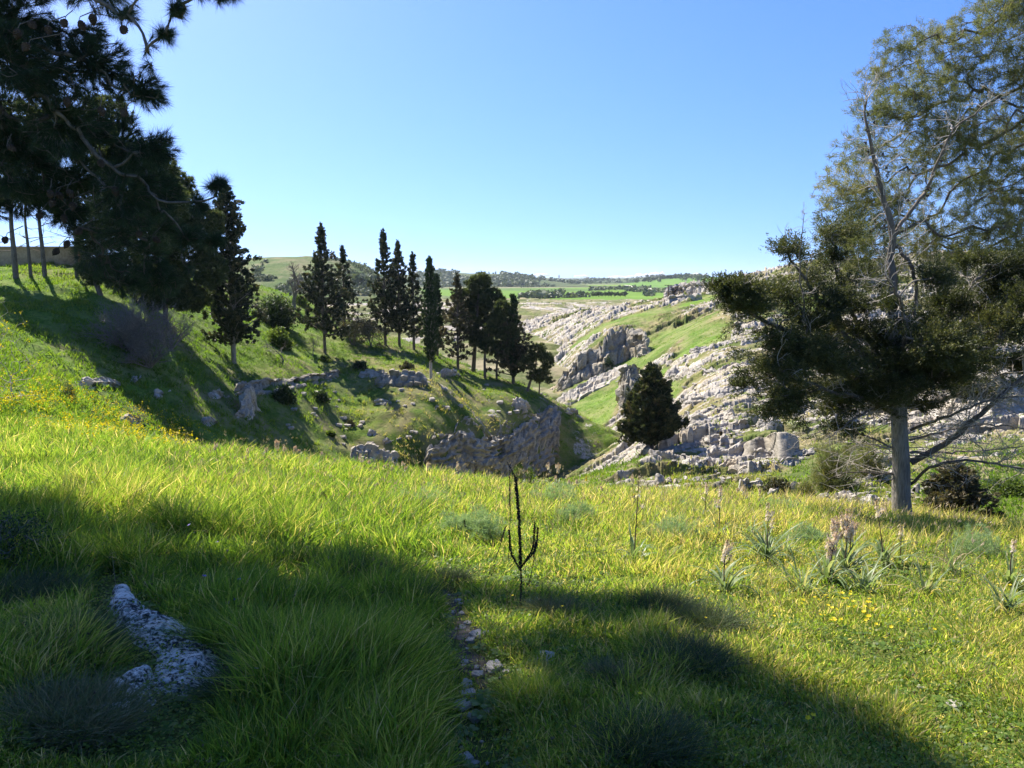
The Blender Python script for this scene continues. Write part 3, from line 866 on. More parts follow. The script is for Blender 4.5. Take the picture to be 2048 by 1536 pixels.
G_SP = 'cypresses standing along the grassy spur'
cyp(650, 706, 455, 60, 11, mat=M['cypress'], bark=M['bark'], n_br=120, cb=0.20, group=G_SP, ragged=0.45,
    label='tall ragged dark cypress rising from the spur, right of the bare grey tree')
cyp(690, 672, 497, 42, 12, mat=M['cypress'], bark=M['bark'], n_br=70, cb=0.15, group=G_SP, ragged=0.5, dens=0.75,
    label='sparse cypress close behind the right side of the tall ragged cypress, with drooping tips')
cyp(771, 690, 466, 42, 13, mat=M['cypress'], bark=M['bark'], n_br=110, cb=0.16, group=G_SP, ragged=0.35,
    label='tallest and leftmost cypress of the tight dark trio on the spur crest')
cyp(799, 693, 488, 38, 14, mat=M['cypress'], bark=M['bark'], n_br=100, cb=0.16, group=G_SP, ragged=0.3,
    label='middle cypress of the tight dark trio on the spur crest')
cyp(828, 699, 510, 30, 15, mat=M['cypress'], bark=M['bark'], n_br=90, cb=0.14, group=G_SP, ragged=0.3,
    label='rightmost and shortest cypress of the tight dark trio, beside the columnar one')
cyp(862, 758, 517, 12, 16, prof='column', mat=M['column'], bark=M['dead'], n_br=420, cb=0.17, up=2.2, dens=1.1, leaf=(0.12, 0.055), ragged=0.05, trunk_r=0.12,
    name='columnar_cypress', label='slim columnar cypress like a green spindle on a bare pale trunk, mid spur')
cyp(875, 712, 552, 9, 17, prof='column', mat=M['column'], bark=M['bark'], n_br=120, cb=0.1, up=2.2, leaf=(0.22, 0.09), ragged=0.12,
    name='columnar_cypress', label='smaller columnar cypress half hidden behind the slim green spindle one')
cyp(916, 742, 550, 48, 18, mat=M['cypress_brown'], bark=M['bark'], n_br=85, cb=0.16, group=G_SP, ragged=0.5, dens=0.6,
    label='thin bronzed cypress with see-through crown left of the big round pine')
cyp(1027, 735, 560, 8, 19, prof='column', mat=M['column'], bark=M['bark'], n_br=110, cb=0.08, up=2.2, leaf=(0.25, 0.1), ragged=0.12,
    name='columnar_cypress', label='narrow far columnar cypress poking above the pines against the green fields')
cyp(1026, 765, 604, 52, 20, mat=M['cypress_brown'], bark=M['bark'], n_br=90, cb=0.16, group=G_SP, ragged=0.5, dens=0.8,
    label='bronzed leaning conifer in the right part of the spur grove')
cyp(1301, 893, 729, 72, 21, where=('hill',), prof='ovoid', mat=M['cypress'], bark=M['bark'], n_br=190, cb=0.08, up=0.55, ragged=0.22, trunk_r=0.16,
    dens=1.5, leaf=(0.2, 0.09), name='cypress_tree', label='lone broad dark conifer on the gully edge below the rocky hillside')

def at_(b, px, row, dY=0.0):
    """offset from base b of the point at (px,row), dY metres behind the base"""
    return P(px, row, b[1] + dY) - b
def lobe(b, px, row, rx, ry, dY=0.0, dp=0.8):
    s = (b[1] + dY) / F
    o = at_(b, px, row, dY)
    return (*o, rx * s, (rx + ry) / 2 * s * dp, ry * s)

b_ = hit(946, 742, ('spur',))
lobes_tree(b_, [(0, 0, -0.3), at_(b_, 950, 690), at_(b_, 955, 620), at_(b_, 960, 560)],
           [lobe(b_, *l) for l in ((958, 566, 30, 26), (932, 598, 32, 30, .5), (982, 600, 34, 30, -.5), (938, 645, 34, 30), (990, 648, 36, 32, .6), (960, 678, 34, 22, -.6), (955, 610, 34, 34, 1), (912, 628, 20, 22))],
           31, M['pine'], M['bark'], 0.2, label='big round-crowned pine in the middle of the spur grove', leaf=(0.24, 0.06), nleaf=34, n_per=80)
b_ = hit(970, 757, ('spur',))
lobes_tree(b_, [(0, 0, -0.3), at_(b_, 971, 700), at_(b_, 985, 650), at_(b_, 1000, 620)],
           [lobe(b_, *l) for l in ((1004, 620, 24, 26), (990, 655, 26, 28), (1018, 665, 26, 26), (978, 692, 26, 20), (1004, 704, 24, 18))],
           32, M['pine'], M['bark'], 0.12, label='slender-trunked pine right of the big round pine, crown merging with it', leaf=(0.24, 0.06), nleaf=30, n_per=70)
b_ = hit(993, 758, ('spur',))
lobes_tree(b_, [(0, 0, -0.3), at_(b_, 996, 720), at_(b_, 1012, 690), at_(b_, 1010, 650)],
           [lobe(b_, *l) for l in ((1020, 668, 22, 22), (1008, 698, 22, 18), (1036, 704, 24, 20))],
           36, M['cypress_brown'], M['bark'], 0.10, label='crooked low pine between the grove and its leaning right-hand pine', leaf=(0.24, 0.07), nleaf=26, n_per=60)
b_ = hit(1053, 781, ('spur',))
lobes_tree(b_, [(0, 0, -0.3), at_(b_, 1060, 765), at_(b_, 1070, 735), at_(b_, 1075, 705)],
           [lobe(b_, *l) for l in ((1074, 702, 28, 24), (1056, 725, 24, 20), (1094, 722, 20, 24), (1078, 750, 32, 16))],
           33, M['pine'], M['bark'], 0.13, label='leaning green pine at the right end of the spur grove', leaf=(0.2, 0.05), nleaf=30, n_per=75)
b_ = hit(1078, 785, ('spur',)) if hit(1078, 785, ('spur',)) is not None else b_
lobes_tree(b_, [(0, 0, -0.3), at_(b_, 1079, 770), at_(b_, 1080, 750), at_(b_, 1085, 735)],
           [lobe(b_, *l) for l in ((1086, 745, 16, 14), (1098, 760, 13, 10), (1078, 758, 14, 10))],
           34, M['cypress_brown'], M['bark'], 0.07, label='small bushy pine hugging the right foot of the leaning green pine', leaf=(0.2, 0.05), nleaf=26, n_per=60)

# left group: the big cypress, dark pines before the wall
cyp(468, 724, 376, 64, 41, prof='full', mat=M['cypress'], bark=M['bark_grey'], n_br=190, cb=0.13, ragged=0.45, trunk_r=0.16, dens=1.15,
    name='cypress_tree', label='large dark cypress at the left end of the spur, pale trunk bare low down')
WALLP = (('spur',))
for i, (px, row, tx, r, lob, lab) in enumerate((
    (32, 556, 22, .16, ((20, 370, 60, 50), (-30, 400, 50, 30), (20, 310, 60, 50), (-20, 270, 70, 60), (40, 240, 60, 55, 2)), 'leftmost straight pine trunk in front of the tan wall'),
    (62, 553, 50, .10, ((60, 385, 55, 36), (80, 300, 50, 45, 1)), 'thin pine trunk second from left before the tan wall'),
    (90, 552, 78, .13, ((110, 370, 60, 45), (120, 260, 60, 55, 1)), 'pine trunk forking towards its top, third from left before the tan wall'),
    (153, 553, 150, .11, ((170, 400, 60, 48), (130, 420, 40, 30), (190, 300, 70, 60, -1), (210, 230, 60, 50)), 'slim pine trunk at the right end of the tan wall'),
    (204, 590, 150, .15, ((190, 480, 50, 45), (240, 430, 80, 66), (290, 470, 70, 60, -1), (250, 540, 75, 48), (320, 400, 66, 66, 1), (300, 340, 66, 66), (250, 330, 80, 70), (190, 540, 45, 35)), 'leaning pine with low dark boughs right of the tan wall'),
    (330, 640, 335, .16, ((330, 560, 75, 52), (370, 500, 65, 60), (290, 600, 66, 34), (380, 595, 55, 38), (350, 440, 65, 60, 1), (410, 450, 50, 50, 1), (340, 380, 60, 60, 1), (420, 540, 40, 50)), 'dense dark pine with boughs sweeping down to the grassy bank'))):
    b_ = hit(px, row, ('spur',))
    tr = [(0, 0, -0.3), at_(b_, px + (tx - px) * 0.4, row - 50), at_(b_, tx, row - 120), at_(b_, tx + 10, row - 230)]
    lobes_tree(b_, tr, [lobe(b_, *l) for l in lob], 50 + i, M['pine'], M['bark'], r, label=lab, group='pines on the bank by the wall',
               leaf=(0.24, 0.05), nleaf=30, n_per=60 if i < 4 else 85, limb_r=0.06)
    if i < 4:      # bare lower boughs against the sky
        rng = np.random.default_rng(500 + i); g = Geo(); tp = spline(tr, 12)
        for _ in range(16):
            k = rng.integers(3, 11); a = rng.uniform(0, 6.28)
            bb = grow(rng, tp[k], [math.cos(a), math.sin(a), 0.25], rng.uniform(0.8, 2.0), 6, 0.22)
            tube(g, bb, 0.025, 0.005, 4)
            for _ in range(4):
                kk = rng.integers(2, 6); tube(g, grow(rng, bb[kk], unit(bb[kk] - bb[kk - 1]) + rng.normal(0, .6, 3), 0.5, 4, 0.2), 0.01, 0.003, 3)
        mk('dead_boughs', g.mesh('dead_boughs', M['bark'], True), [o for o in sc.objects if o.get('label') == lab][0])

# bare and half-bare trees, shrubs
for px, row, top, W, sd, dep, lab, r in (
    (588, 615, 478, 1.3, 61, 4, 'bare grey spreading tree left of the tall ragged cypress, against the hill', .2),
    (568, 722, 625, 0.9, 62, 3, 'small bare sapling on the terrace above the rock wall', .05),
    (707, 690, 600, 0.8, 63, 3, 'young half-bare tree with twisted pale stems below the spur crest', .07),
    (742, 692, 612, 0.9, 64, 3, 'low bare multi-stemmed tree between the ragged cypress and the trio', .05),
    (625, 712, 640, 0.9, 65, 3, 'thin bare sapling just left of the foot of the tall ragged cypress', .04)):
    b_ = hit(px, row, ('spur',)); H = (row - top) * b_[1] / F
    bare_tree(b_, H, W, sd, M['dead_dark'], label=lab, r=r, depth=dep, n=4, stems=1 if sd in (61, 62, 65) else 4,
              leaf=(0.12, 0.06, 5) if sd in (63, 64) else None, leafmat=M['cypress_brown'])
for px, row, top, sd, st, lab in ((262, 705, 590, 71, 14, 'large bare grey bush of fanning twigs on the shaded bank'),
                              (300, 735, 650, 72, 9, 'lower straggling bare bush beside the large fanning one'),
                              (340, 700, 610, 73, 7, 'thin bare bush under the dense dark pine')):
    b_ = hit(px, row, ('spur',)); H = (row - top) * b_[1] / F
    bare_tree(b_, H * 1.35, 1.3, sd, M['dead_dark'], name='bare_bush', cat='shrub', label=lab, r=.04, depth=3, n=4, stems=st * 2, spread=0.5)
for px, row, rx, rz, sd, mt, lab in (
    (548, 650, 48, 75, 81, 'darkshrub', 'big dark rounded shrub behind the large left cypress'),
    (560, 690, 30, 45, 82, 'shrub', 'leafy green shrub on the terrace by the small bare sapling'),
    (430, 615, 26, 40, 83, 'shrub', 'sunlit green shrub between the large cypress and the dark pines'),
    (648, 722, 14, 14, 84, 'shrub', 'small round shrub at the foot of the tall ragged cypress'),
    (568, 800, 26, 34, 85, 'darkshrub', 'dark shrub growing below the dry rock wall'),
    (640, 800, 20, 24, 86, 'darkshrub', 'dark low shrub right of the one under the rock wall'),
    (815, 735, 16, 12, 87, 'cypress_brown', 'low brown shrub left of the columnar cypress'),
    (720, 735, 18, 14, 88, 'darkshrub', 'low dark shrub on the slope below the bare multi-stemmed tree'),
    (602, 610, 24, 26, 89, 'shrub', 'pale bushy growth under the bare grey tree'),
    (660, 870, 12, 9, 90, 'shrub', 'small green shrub low on the shaded spur slope'),
    (700, 850, 14, 9, 91, 'cypress_brown', 'little brown cushion shrub on the sunny spur slope')):
    b_ = hit(px, row, ('spur',)); s_ = b_[1] / F
    bush(b_, rx * s_, rz * s_, sd, M[mt], label=lab, n=int(30 + rx * rz * 0.12), leaf=(0.2, 0.1), nleaf=18)
for px, row, rx, rz, sd, mt, lab in (
    (1215, 735, 17, 26, 95, 'darkshrub', 'dark bush growing at the foot of the big cliff on the hillside'),
    (1360, 648, 10, 8, 97, 'darkshrub', 'small dark bush on the green upper hillside'),
    (1555, 985, 34, 36, 98, 'cypress_brown', 'brown dry shrub left of the feathery bushes behind the near tree'),
    (2010, 985, 60, 40, 99, 'shrub', 'wide low shrub on the slope at the far right edge')):
    b_ = hit(px, row, ('hill',)); s_ = b_[1] / F
    bush(b_, rx * s_, rz * s_, sd, M[mt], label=lab, n=int(30 + rx * rz * 0.1), leaf=(0.16, 0.08) if sd < 98 else (0.09, 0.04), nleaf=20)

# ---- the tan wall at the top left, with its buttress
m_wall, nt, b = newmat('tan rendered wall')
pos = geo_pos(nt)
n1 = noise_node(nt, 1.2, 6, 0.65, pos); n2 = noise_node(nt, 9, 4, 0.7, pos)
nt.links.new(ramp(nt, mth(nt, 'ADD', mth(nt, 'MULTIPLY', n1.outputs[0], .6), mth(nt, 'MULTIPLY', n2.outputs[0], .4)), [(0.36, (0.24, 0.16, 0.09)), (0.5, (0.40, 0.28, 0.165)), (0.65, (0.52, 0.38, 0.24))]), b.inputs['Base Color'])
bump(nt, b, n2.outputs[0], 0.03)
def box(g, c0, c1, a=0.5):
    x0, y0, z0 = c0; x1, y1, z1 = c1
    v = [(x0, y0, z0), (x1, y0, z0), (x1, y1, z0), (x0, y1, z0), (x0, y0, z1), (x1, y0, z1), (x1, y1, z1), (x0, y1, z1)]
    g.add(v, q=[(0, 3, 2, 1), (4, 5, 6, 7), (0, 1, 5, 4), (1, 2, 6, 5), (2, 3, 7, 6), (3, 0, 4, 7)], a=a)
p0 = P(-700, 560, 47); p1 = P(150, 560, 46); zt = P(0, 496, 46)[2]
wr = tag(empty('garden_wall', (p0[0], 46.5, p0[2])), 'long plain tan wall on top of the bank at the left edge', 'wall')
g = Geo(); box(g, (0, 0, -2.0), (p1[0] - p0[0], 0.35, zt - p0[2])); mk('wall', g.mesh('wall', m_wall), wr)
g = Geo(); box(g, (-0.1, -0.06, zt - p0[2] + 0.003), (p1[0] - p0[0] + 0.05, 0.41, zt - p0[2] + 0.11)); mk('coping', g.mesh('coping', m_wall), wr)
g = Geo(); box(g, (p1[0] - p0[0] + 0.004, -0.12, -2.0), (p1[0] - p0[0] + 0.45, 0.47, zt - p0[2] + 0.05)); o = mk('pillar', g.mesh('pillar', mat_plain('reddish brick', (0.26, 0.13, 0.08), 0.9, 0.2, 0.25)), wr); o['label'] = 'reddish brick end pillar'
# ------------------------------------------------------------------ rock faces, ledges and blocks
M['rock'] = mat_rock('grey limestone', 1.0, 0.06)
GREY = [(0.30, (0.09, 0.078, 0.058)), (0.42, (0.21, 0.186, 0.145)), (0.55, (0.34, 0.305, 0.245)), (0.72, (0.50, 0.455, 0.37))]
M['rock_grey'] = mat_rock('grey weathered cliff', 1.0, 0.08, stops=GREY)
M['rock_fine'] = mat_rock('weathered limestone', 2.2, 0.03)
M['rock_obj'] = mat_rock('limestone block', 2.0, 0.04, True)

def rock_face(name, top, bot, where, label, cat='rock', seed=1, bw=0.8, bh=0.35, A=0.35, thick=1.5, back=0.35, mat=None, group=None, res=0.09, edge=0.25, warp=0.5, smooth_=False, hug=False):
    """a mass of rock: a front between a bottom line and a top line, a rough top and a back"""
    bp = np.array([hit(p, r, where) for p, r in bot])
    # depth of the top line from the foot below it
    tp = []
    for p, r in top:
        yb = np.interp(p, [q[0] for q in bot], bp[:, 1])
        z0 = P(p, np.interp(p, [q[0] for q in bot], [q[1] for q in bot]), yb)[2]
        z1 = P(p, r, yb)[2]
        hy = hit(p, r, where)[1]; h_ = max(z1 - z0, 0)
        tp.append(P(p, r, np.clip(hy - .05, yb + .1 * h_, yb + (1.1 if back < .2 else 2 * back) * h_)))
    tp = np.array(tp)
    L = np.linalg.norm(np.diff(bp[:, :2], axis=0), axis=1).sum()
    Hm = np.mean(tp[:, 2]) - np.mean(bp[:, 2])
    nu = int(np.clip(L / res, 20, 420)); nv = int(np.clip(abs(Hm) / res, 8, 160)); nt_ = int(np.clip(thick / res, 5, 40))
    T = spline(tp, nu); B = spline(bp, nu)
    jag = 0.25 * edge * fbm(np.linspace(0, L, nu) / 0.5, np.zeros(nu), seed=seed, o=4) * 3
    T[:, 2] += jag
    fr = np.linspace(-0.18, 1, nv)[:, None, None]
    front = B[None] * (1 - fr) + T[None] * fr
    bk = np.array([0.15, 1.0, 0]) 
    if hug:
        for a_ in range(nv):
            for b_i in range(nu):
                q_ = front[a_, b_i]; h_ = hit_(*to_px(*q_), where)
                if h_ is not None and h_[1] - .3 < q_[1]: front[a_, b_i] = q_ * ((h_[1] - .3) / q_[1])
        T = front[-1].copy()
    tt = np.linspace(0, 1, nt_ + 1)[1:, None, None]
    topg = T[None] + tt * thick * bk + np.array([0, 0, 1.0]) * (-0.25 * thick * tt ** 2 + 0.0)
    sh_ = spur if where == ('spur',) else hill
    gz = sh_.z(topg[..., 0], topg[..., 1]); w_ = smooth(0.0, 0.75, tt[..., 0])
    topg[..., 2] = (T[None, :, 2] + 0.03) * (1 - w_) + (gz - 0.12) * w_
    bb = topg[-1:] + np.linspace(0, 1, 5)[1:, None, None] * np.array([0, 0.1, -1.0]) * (Hm * 1.2 + 0.5)
    G_ = np.concatenate([front, topg, bb])
    u_ = np.linspace(0, L, nu)[None] + 0 * G_[..., 0]
    arc = np.concatenate([[0], np.cumsum(np.linalg.norm(np.diff(G_.mean(1), axis=0), axis=1))])[:, None] + 0 * u_
    du = np.gradient(G_, axis=1); dv = np.gradient(G_, axis=0)
    nrm = unit(np.cross(du, dv))
    wx = warp * fbm(u_ / 2.2, arc / 1.4, seed=seed + 3, o=3)
    cv, cd, lay = bricks(u_ + wx * 0.4 + 0.12 * arc, arc + wx * 0.25, bw, bh, seed)
    cv2, cd2 = cells((u_ + wx) / (bw * 0.5), (arc) / (bh * 0.8), seed + 5)
    d = A * (0.50 * cv + 0.30 * lay + 0.15 * cv2 + 0.50 * fbm(u_ / 1.6, arc / 1.1, seed=seed + 2, o=5) - 0.55 * smooth(0.13, 0.0, cd) - 0.2 * smooth(0.10, 0, cd2))
    if smooth_: d = A * (1.1 * fbm(u_ / 2.4, arc / 1.8, seed=seed + 2, o=3) + .25 * fbm(u_ / .5, arc / .4, seed=seed + 4, o=4))
    e = np.minimum(np.linspace(0, 1, nu), np.linspace(1, 0, nu)); d = d * (0.3 + 0.7 * smooth(0, 0.05, e))[None]
    G_ = G_ + nrm * d[..., None]
    # ends sink into the ground
    sink = smooth(0.06, 0.0, e)[None] * (Hm * 0.8 + 0.3) * np.linspace(0.2, 1, len(G_))[:, None]
    G_[..., 2] -= sink
    i = np.arange(G_.shape[0] * nu).reshape(-1, nu)
    q = np.stack([i[:-1, :-1], i[:-1, 1:], i[1:, 1:], i[1:, :-1]], -1).reshape(-1, 4)
    o = mk(name, mesh_np(name, G_.reshape(-1, 3), q, mat or M['rock'], smooth_))
    return tag(o, label, cat, group)

SPL = ('spur',); HLL = ('hill',)
rock_face('rock_cliff', [(832, 925), (850, 903), (880, 890), (925, 866), (965, 882), (1010, 870), (1050, 848), (1085, 822), (1112, 820), (1126, 866)],
          [(832, 935), (850, 950), (880, 958), (925, 962), (965, 965), (1010, 962), (1050, 948), (1088, 925), (1112, 912), (1124, 905)], SPL,
          'long grey cliff of layered rock along the foot of the spur', 'cliff', 3, 0.5, 0.42, 0.36, 1.6, 0.19, mat=M['rock_grey'], hug=True)
rock_face('rock_ledge', [(462, 770), (500, 764), (540, 757), (590, 752), (640, 746), (682, 738)], [(462, 786), (500, 790), (540, 786), (590, 776), (640, 768), (682, 756)], SPL,
          'straight dry ledge like a low stone wall under the terrace grass', 'rock', 5, 0.8, 0.45, 0.28, 1.0, 0.15, mat=M['rock_grey'])
rock_face('rock_ledge', [(480, 782), (492, 770), (505, 785)], [(480, 835), (492, 840), (505, 830)], SPL, 'pale broken rib of rock dropping below the left end of the long ledge', 'rock', 6, 0.4, 0.5, 0.25, 0.8, 0.3)
rock_face('rock_outcrop', [(748, 762), (765, 750), (795, 744), (825, 742), (845, 752), (856, 766)], [(748, 772), (765, 776), (795, 778), (825, 776), (845, 774), (856, 774)], SPL,
          'grey outcrop with a jagged top just left of the columnar cypress foot', 'rock', 7, 0.6, 0.4, 0.35, 1.5, 0.4, mat=M['rock_grey'])
rock_face('rock_outcrop', [(715, 745), (735, 738), (760, 740), (775, 750)], [(715, 754), (735, 756), (760, 757), (775, 757)], SPL,
          'low rock outcrop just above and left of the jagged grey one', 'rock', 8, 0.5, 0.35, 0.28, 1.2, 0.4)
rock_face('rock_outcrop', [(872, 745), (890, 738), (905, 742), (918, 748)], [(872, 753), (890, 754), (905, 754), (918, 754)], SPL,
          'small outcrop on the turf right of the columnar cypress trunk', 'rock', 9, 0.5, 0.35, 0.25, 1.0, 0.4)
rock_face('rock_outcrop', [(1022, 808), (1035, 795), (1048, 800), (1056, 812)], [(1022, 822), (1035, 826), (1048, 824), (1056, 820)], SPL,
          'small shaded knob of rock above the layered cliff', 'rock', 10, 0.4, 0.4, 0.3, 1.0, 0.4)
rock_face('rock_outcrop', [(700, 905), (720, 892), (745, 898), (775, 905), (800, 912)], [(700, 925), (720, 930), (745, 932), (775, 935), (800, 938)], SPL,
          'broken bluish rocks at the foot of the spur behind the meadow edge', 'rock', 11, 0.5, 0.4, 0.4, 1.2, 0.5)
for k, (px, row, w, h, lab) in enumerate(((195, 768, 42, 10, 'thin pale ledge in the shaded bank below the bare bushes'), (265, 758, 6, 6, 'single pale stone in the shaded bank, right of the thin pale ledge'),
                                   (315, 790, 7, 11, 'pale upright stone in the middle of the shaded bank'), (428, 790, 14, 8, 'pale stone low in the shade left of the long ledge'),
                                   (418, 845, 13, 12, 'tilted pale slab deep in the shade of the bank'), (485, 832, 16, 12, 'pale rock at the foot of the broken rib'),
                                   (258, 842, 15, 9, 'grey boulder among yellow flowers beyond the meadow edge'), (1142, 822, 14, 6, 'rock on the crest where the spur runs down to the gully'),
                                   (745, 868, 12, 7, 'pale rock in the tree shade on the spur slope'), (775, 885, 9, 6, 'small rock beside the pale one in the tree shade'),
                                   (765, 805, 20, 5, 'flat rock patch on the sunny spur slope'), (880, 815, 14, 6, 'flat rock on the slope below the columnar cypress'))):
    rock_face('rock', [(px - w, row), (px - w * .4, row - h), (px + w * .4, row - h * .9), (px + w, row)], [(px - w, row + 3), (px - w * .4, row + 6), (px + w * .4, row + 6), (px + w, row + 3)], SPL, lab, 'rock', 20 + k, 0.35, 0.25, 0.22, 0.8, 0.4)

rock_face('rock_cliff', [(1105, 765), (1135, 735), (1160, 715), (1185, 692), (1200, 690), (1216, 664), (1250, 658), (1285, 660), (1300, 690)],
          [(1105, 790), (1135, 776), (1160, 762), (1185, 752), (1200, 748), (1216, 735), (1250, 722), (1285, 712), (1300, 706)], HLL,
          'tall bare grey cliff with upright cracks, middle of the rocky hillside', 'cliff', 13, 1.4, 2.4, 0.9, 4, 0.35, mat=M['rock_grey'], res=0.2, edge=0.8)
rock_face('rock_slab', [(1100, 805), (1140, 778), (1180, 758), (1220, 740), (1262, 730)], [(1100, 822), (1140, 806), (1180, 786), (1220, 768), (1262, 752)], HLL,
          'smooth sloping slab below the tall bare cliff', 'rock', 14, 1.6, 1.0, 0.45, 3, 0.9, res=0.18, edge=0.4)
rock_face('rock_rib', [(1243, 770), (1250, 735), (1266, 728), (1276, 745)], [(1243, 820), (1250, 824), (1266, 818), (1276, 805)], HLL,
          'upright pillar of rock between the green patch and the lone conifer', 'rock', 15, 0.7, 1.2, 0.5, 2, 0.4, mat=M['rock_grey'], res=0.14, edge=0.5)
rock_face('rock_outcrop', [(1332, 582), (1345, 572), (1375, 565), (1410, 562), (1450, 560), (1485, 566)], [(1332, 586), (1345, 588), (1375, 588), (1410, 587), (1450, 586), (1485, 584)], HLL,
          'flat-topped pale rock cap on the skyline left of the near dark tree', 'rock', 16, 4.5, 1.6, 0.8, 8, 0.25, res=0.25, edge=0.7)
rock_face('rock_step', [(1335, 594), (1350, 590), (1380, 589), (1405, 591)], [(1335, 600), (1350, 602), (1380, 601), (1405, 599)], HLL,
          'lower rock step directly under the flat-topped skyline cap', 'rock', 17, 2.5, 0.9, 0.5, 4, 0.3, res=0.2, edge=0.4)
rock_face('boulder', [(1485, 894), (1500, 880), (1530, 874), (1560, 868), (1588, 872), (1600, 890)], [(1485, 908), (1500, 912), (1530, 914), (1560, 912), (1588, 908), (1600, 902)], HLL,
          'big smooth grey boulder on the lower rocky slope, left of the feathery bushes', 'boulder', 18, 2.0, 2.5, 0.22, 1.6, 0.5, mat=M['rock_grey'], res=0.08, edge=0.15, smooth_=True)
rock_face('boulder', [(1508, 854), (1520, 844), (1545, 840), (1562, 846), (1568, 854)], [(1508, 854), (1520, 856), (1545, 858), (1562, 856), (1568, 854)], HLL,
          'knobbly pale boulder perched just above the big smooth one', 'boulder', 19, 0.7, 0.6, 0.25, 1.0, 0.3, res=0.07)
rock_face('rock_slope', [(1860, 800), (1900, 775), (1960, 755), (2030, 745), (2110, 740)], [(1860, 838), (1900, 842), (1960, 838), (2030, 826), (2110, 812)], HLL,
          'broad shaded rock slab behind the right side of the near tree', 'rock', 12, 2.2, 1.6, 0.4, 3, 0.8, res=0.12, edge=0.4)

# the layered ledges low on the rocky hillside, each band a rock of its own
bands = [((1375, 868), (1500, 850), 15), ((1440, 895), (1490, 890), 18), ((1395, 893), (1445, 890), 20), ((1415, 915), (1500, 906), 20), ((1500, 918), (1640, 905), 15),
         ((1360, 938), (1420, 930), 22), ((1425, 943), (1478, 938), 26), ((1472, 946), (1605, 926), 20), ((1285, 972), (1345, 962), 12), ((1345, 966), (1410, 958), 10),
         ((1478, 982), (1530, 976), 22), ((1540, 990), (1600, 984), 10), ((1340, 994), (1400, 990), 8), ((1400, 1000), (1500, 992), 8), ((1620, 1010), (1720, 1002), 16), ((1700, 1015), (1790, 1008), 22),
         ((1290, 820), (1420, 796), 13), ((1380, 846), (1470, 832), 12), ((1300, 846), (1378, 834), 10), ((1430, 792), (1560, 770), 13), ((1310, 768), (1440, 742), 13), ((1440, 740), (1540, 715), 12),
         ((1290, 905), (1335, 915), 8), ((1700, 965), (1790, 955), 10), ((1830, 985), (1900, 975), 8), ((1640, 940), (1760, 925), 12), ((1850, 930), (2048, 905), 10), ((1560, 820), (1680, 800), 12), ((1480, 690), (1560, 672), 10), ((1380, 705), (1440, 690), 9)]
BAND_LABELS = ['upper ledge band under the lone boulder, left of the feathery bushes', 'short broken ledge left of the big smooth boulder', 'ledge left of the big smooth boulder, one step lower', 'blocky ledge directly below the short broken one', 'clean straight ledge at the foot of the big smooth boulder', 'squarish ledge blocks low on the slope, nearest the lone conifer', 'taller ledge block in the middle of the lower slope', 'long shadowed ledge below the boulder foot', 'flat pale ledge close beyond the meadow, under the lone conifer', 'flat pale ledge right of the one under the lone conifer', 'knobby ledge by the brown dry shrub', 'thin ledge right of the brown dry shrub', 'lowest thin pale ledge left of centre of the slope foot', 'long low ledge just above the meadow edge', 'pale ledge just above the meadow edge below the feathery bush', 'pale broken ledge touching the left side of the near trunk', 'dark-jointed ledge to the right of the lone conifer crown', 'ledge one step below the one beside the lone conifer crown', 'short ledge at the right foot of the lone conifer crown', 'long ledge under the low boughs of the near tree', 'long rising ledge halfway up, right of the lone conifer top', 'rising ledge higher up towards the near tree boughs', 'small ledge by the trunk of the lone conifer', 'low ledge seen between the feathery bush and the near trunk', 'low ledge right of the near trunk above the dark low tree', 'ledge behind the tall feathery bush', 'long pale ledge crossing behind the low bare limb at right', 'ledge behind the lowest boughs of the near tree', 'high ledge seen just left of the near tree crown', 'short ledge on the upper green slope left of the near tree']
for k, ((x0, y0), (x1, y1), h) in enumerate(bands):
    rng = np.random.default_rng(900 + k); n = 5
    xs = np.linspace(x0, x1, n); ys = np.linspace(y0, y1, n)
    rock_face('rock_ledge', [(x, y - .8 * h * rng.uniform(0.7, 1.1)) for x, y in zip(xs, ys)], [(x, y + 2) for x, y in zip(xs, ys)], HLL,
              BAND_LABELS[k], 'rock', 100 + k, 0.42, 0.34, 0.17, 0.9, 0.12, group='ledges of layered rock across the hillside', res=0.09, edge=0.4)

def block_mesh(seed, n=11):
    rng = np.random.default_rng(seed)
    lin = np.linspace(-1, 1, n); a, b2 = np.meshgrid(lin, lin); o = np.ones_like(a)
    V, Q, off = [], [], 0
    for ax in range(3):
        for sg in (-1, 1):
            c3 = [a, b2]; c3.insert(ax, o * sg)
            v = np.stack(c3, -1).reshape(-1, 3)
            i = np.arange(n * n).reshape(n, n)
            q = np.stack([i[:-1, :-1], i[:-1, 1:], i[1:, 1:], i[1:, :-1]], -1).reshape(-1, 4)
            flip = (sg > 0) == (ax == 1)
            V.append(v); Q.append((q[:, ::-1] if flip else q) + off); off += n * n
    v = np.concatenate(V); q = np.concatenate(Q)
    p = 9.0
    v = v / (np.abs(v) ** p).sum(1, keepdims=True) ** (1 / p)
    for _ in range(4):       # sheared-off corners
        nn = unit(rng.normal(0, 1, 3)); d = v @ nn; lim = rng.uniform(0.8, 1.1)
        v = v - np.maximum(d - lim, 0)[:, None] * nn
    f = fbm(v[:, 0] * 1.5 + seed, v[:, 1] * 1.5, v[:, 2] * 1.5, seed=seed, o=4)
    v = v * (1 + 0.13 * f)[:, None]
    lay = vnoise(v[:, 2] * 3.5 + seed, 0 * f, seed=seed + 9)
    v[:, :2] *= (1 + 0.10 * lay)[:, None]
    return mesh_np('limestone_block', v * 0.5, q, M['rock_obj'], False)
BLK = [block_mesh(700 + i) for i in range(10)]
rng = np.random.default_rng(77)
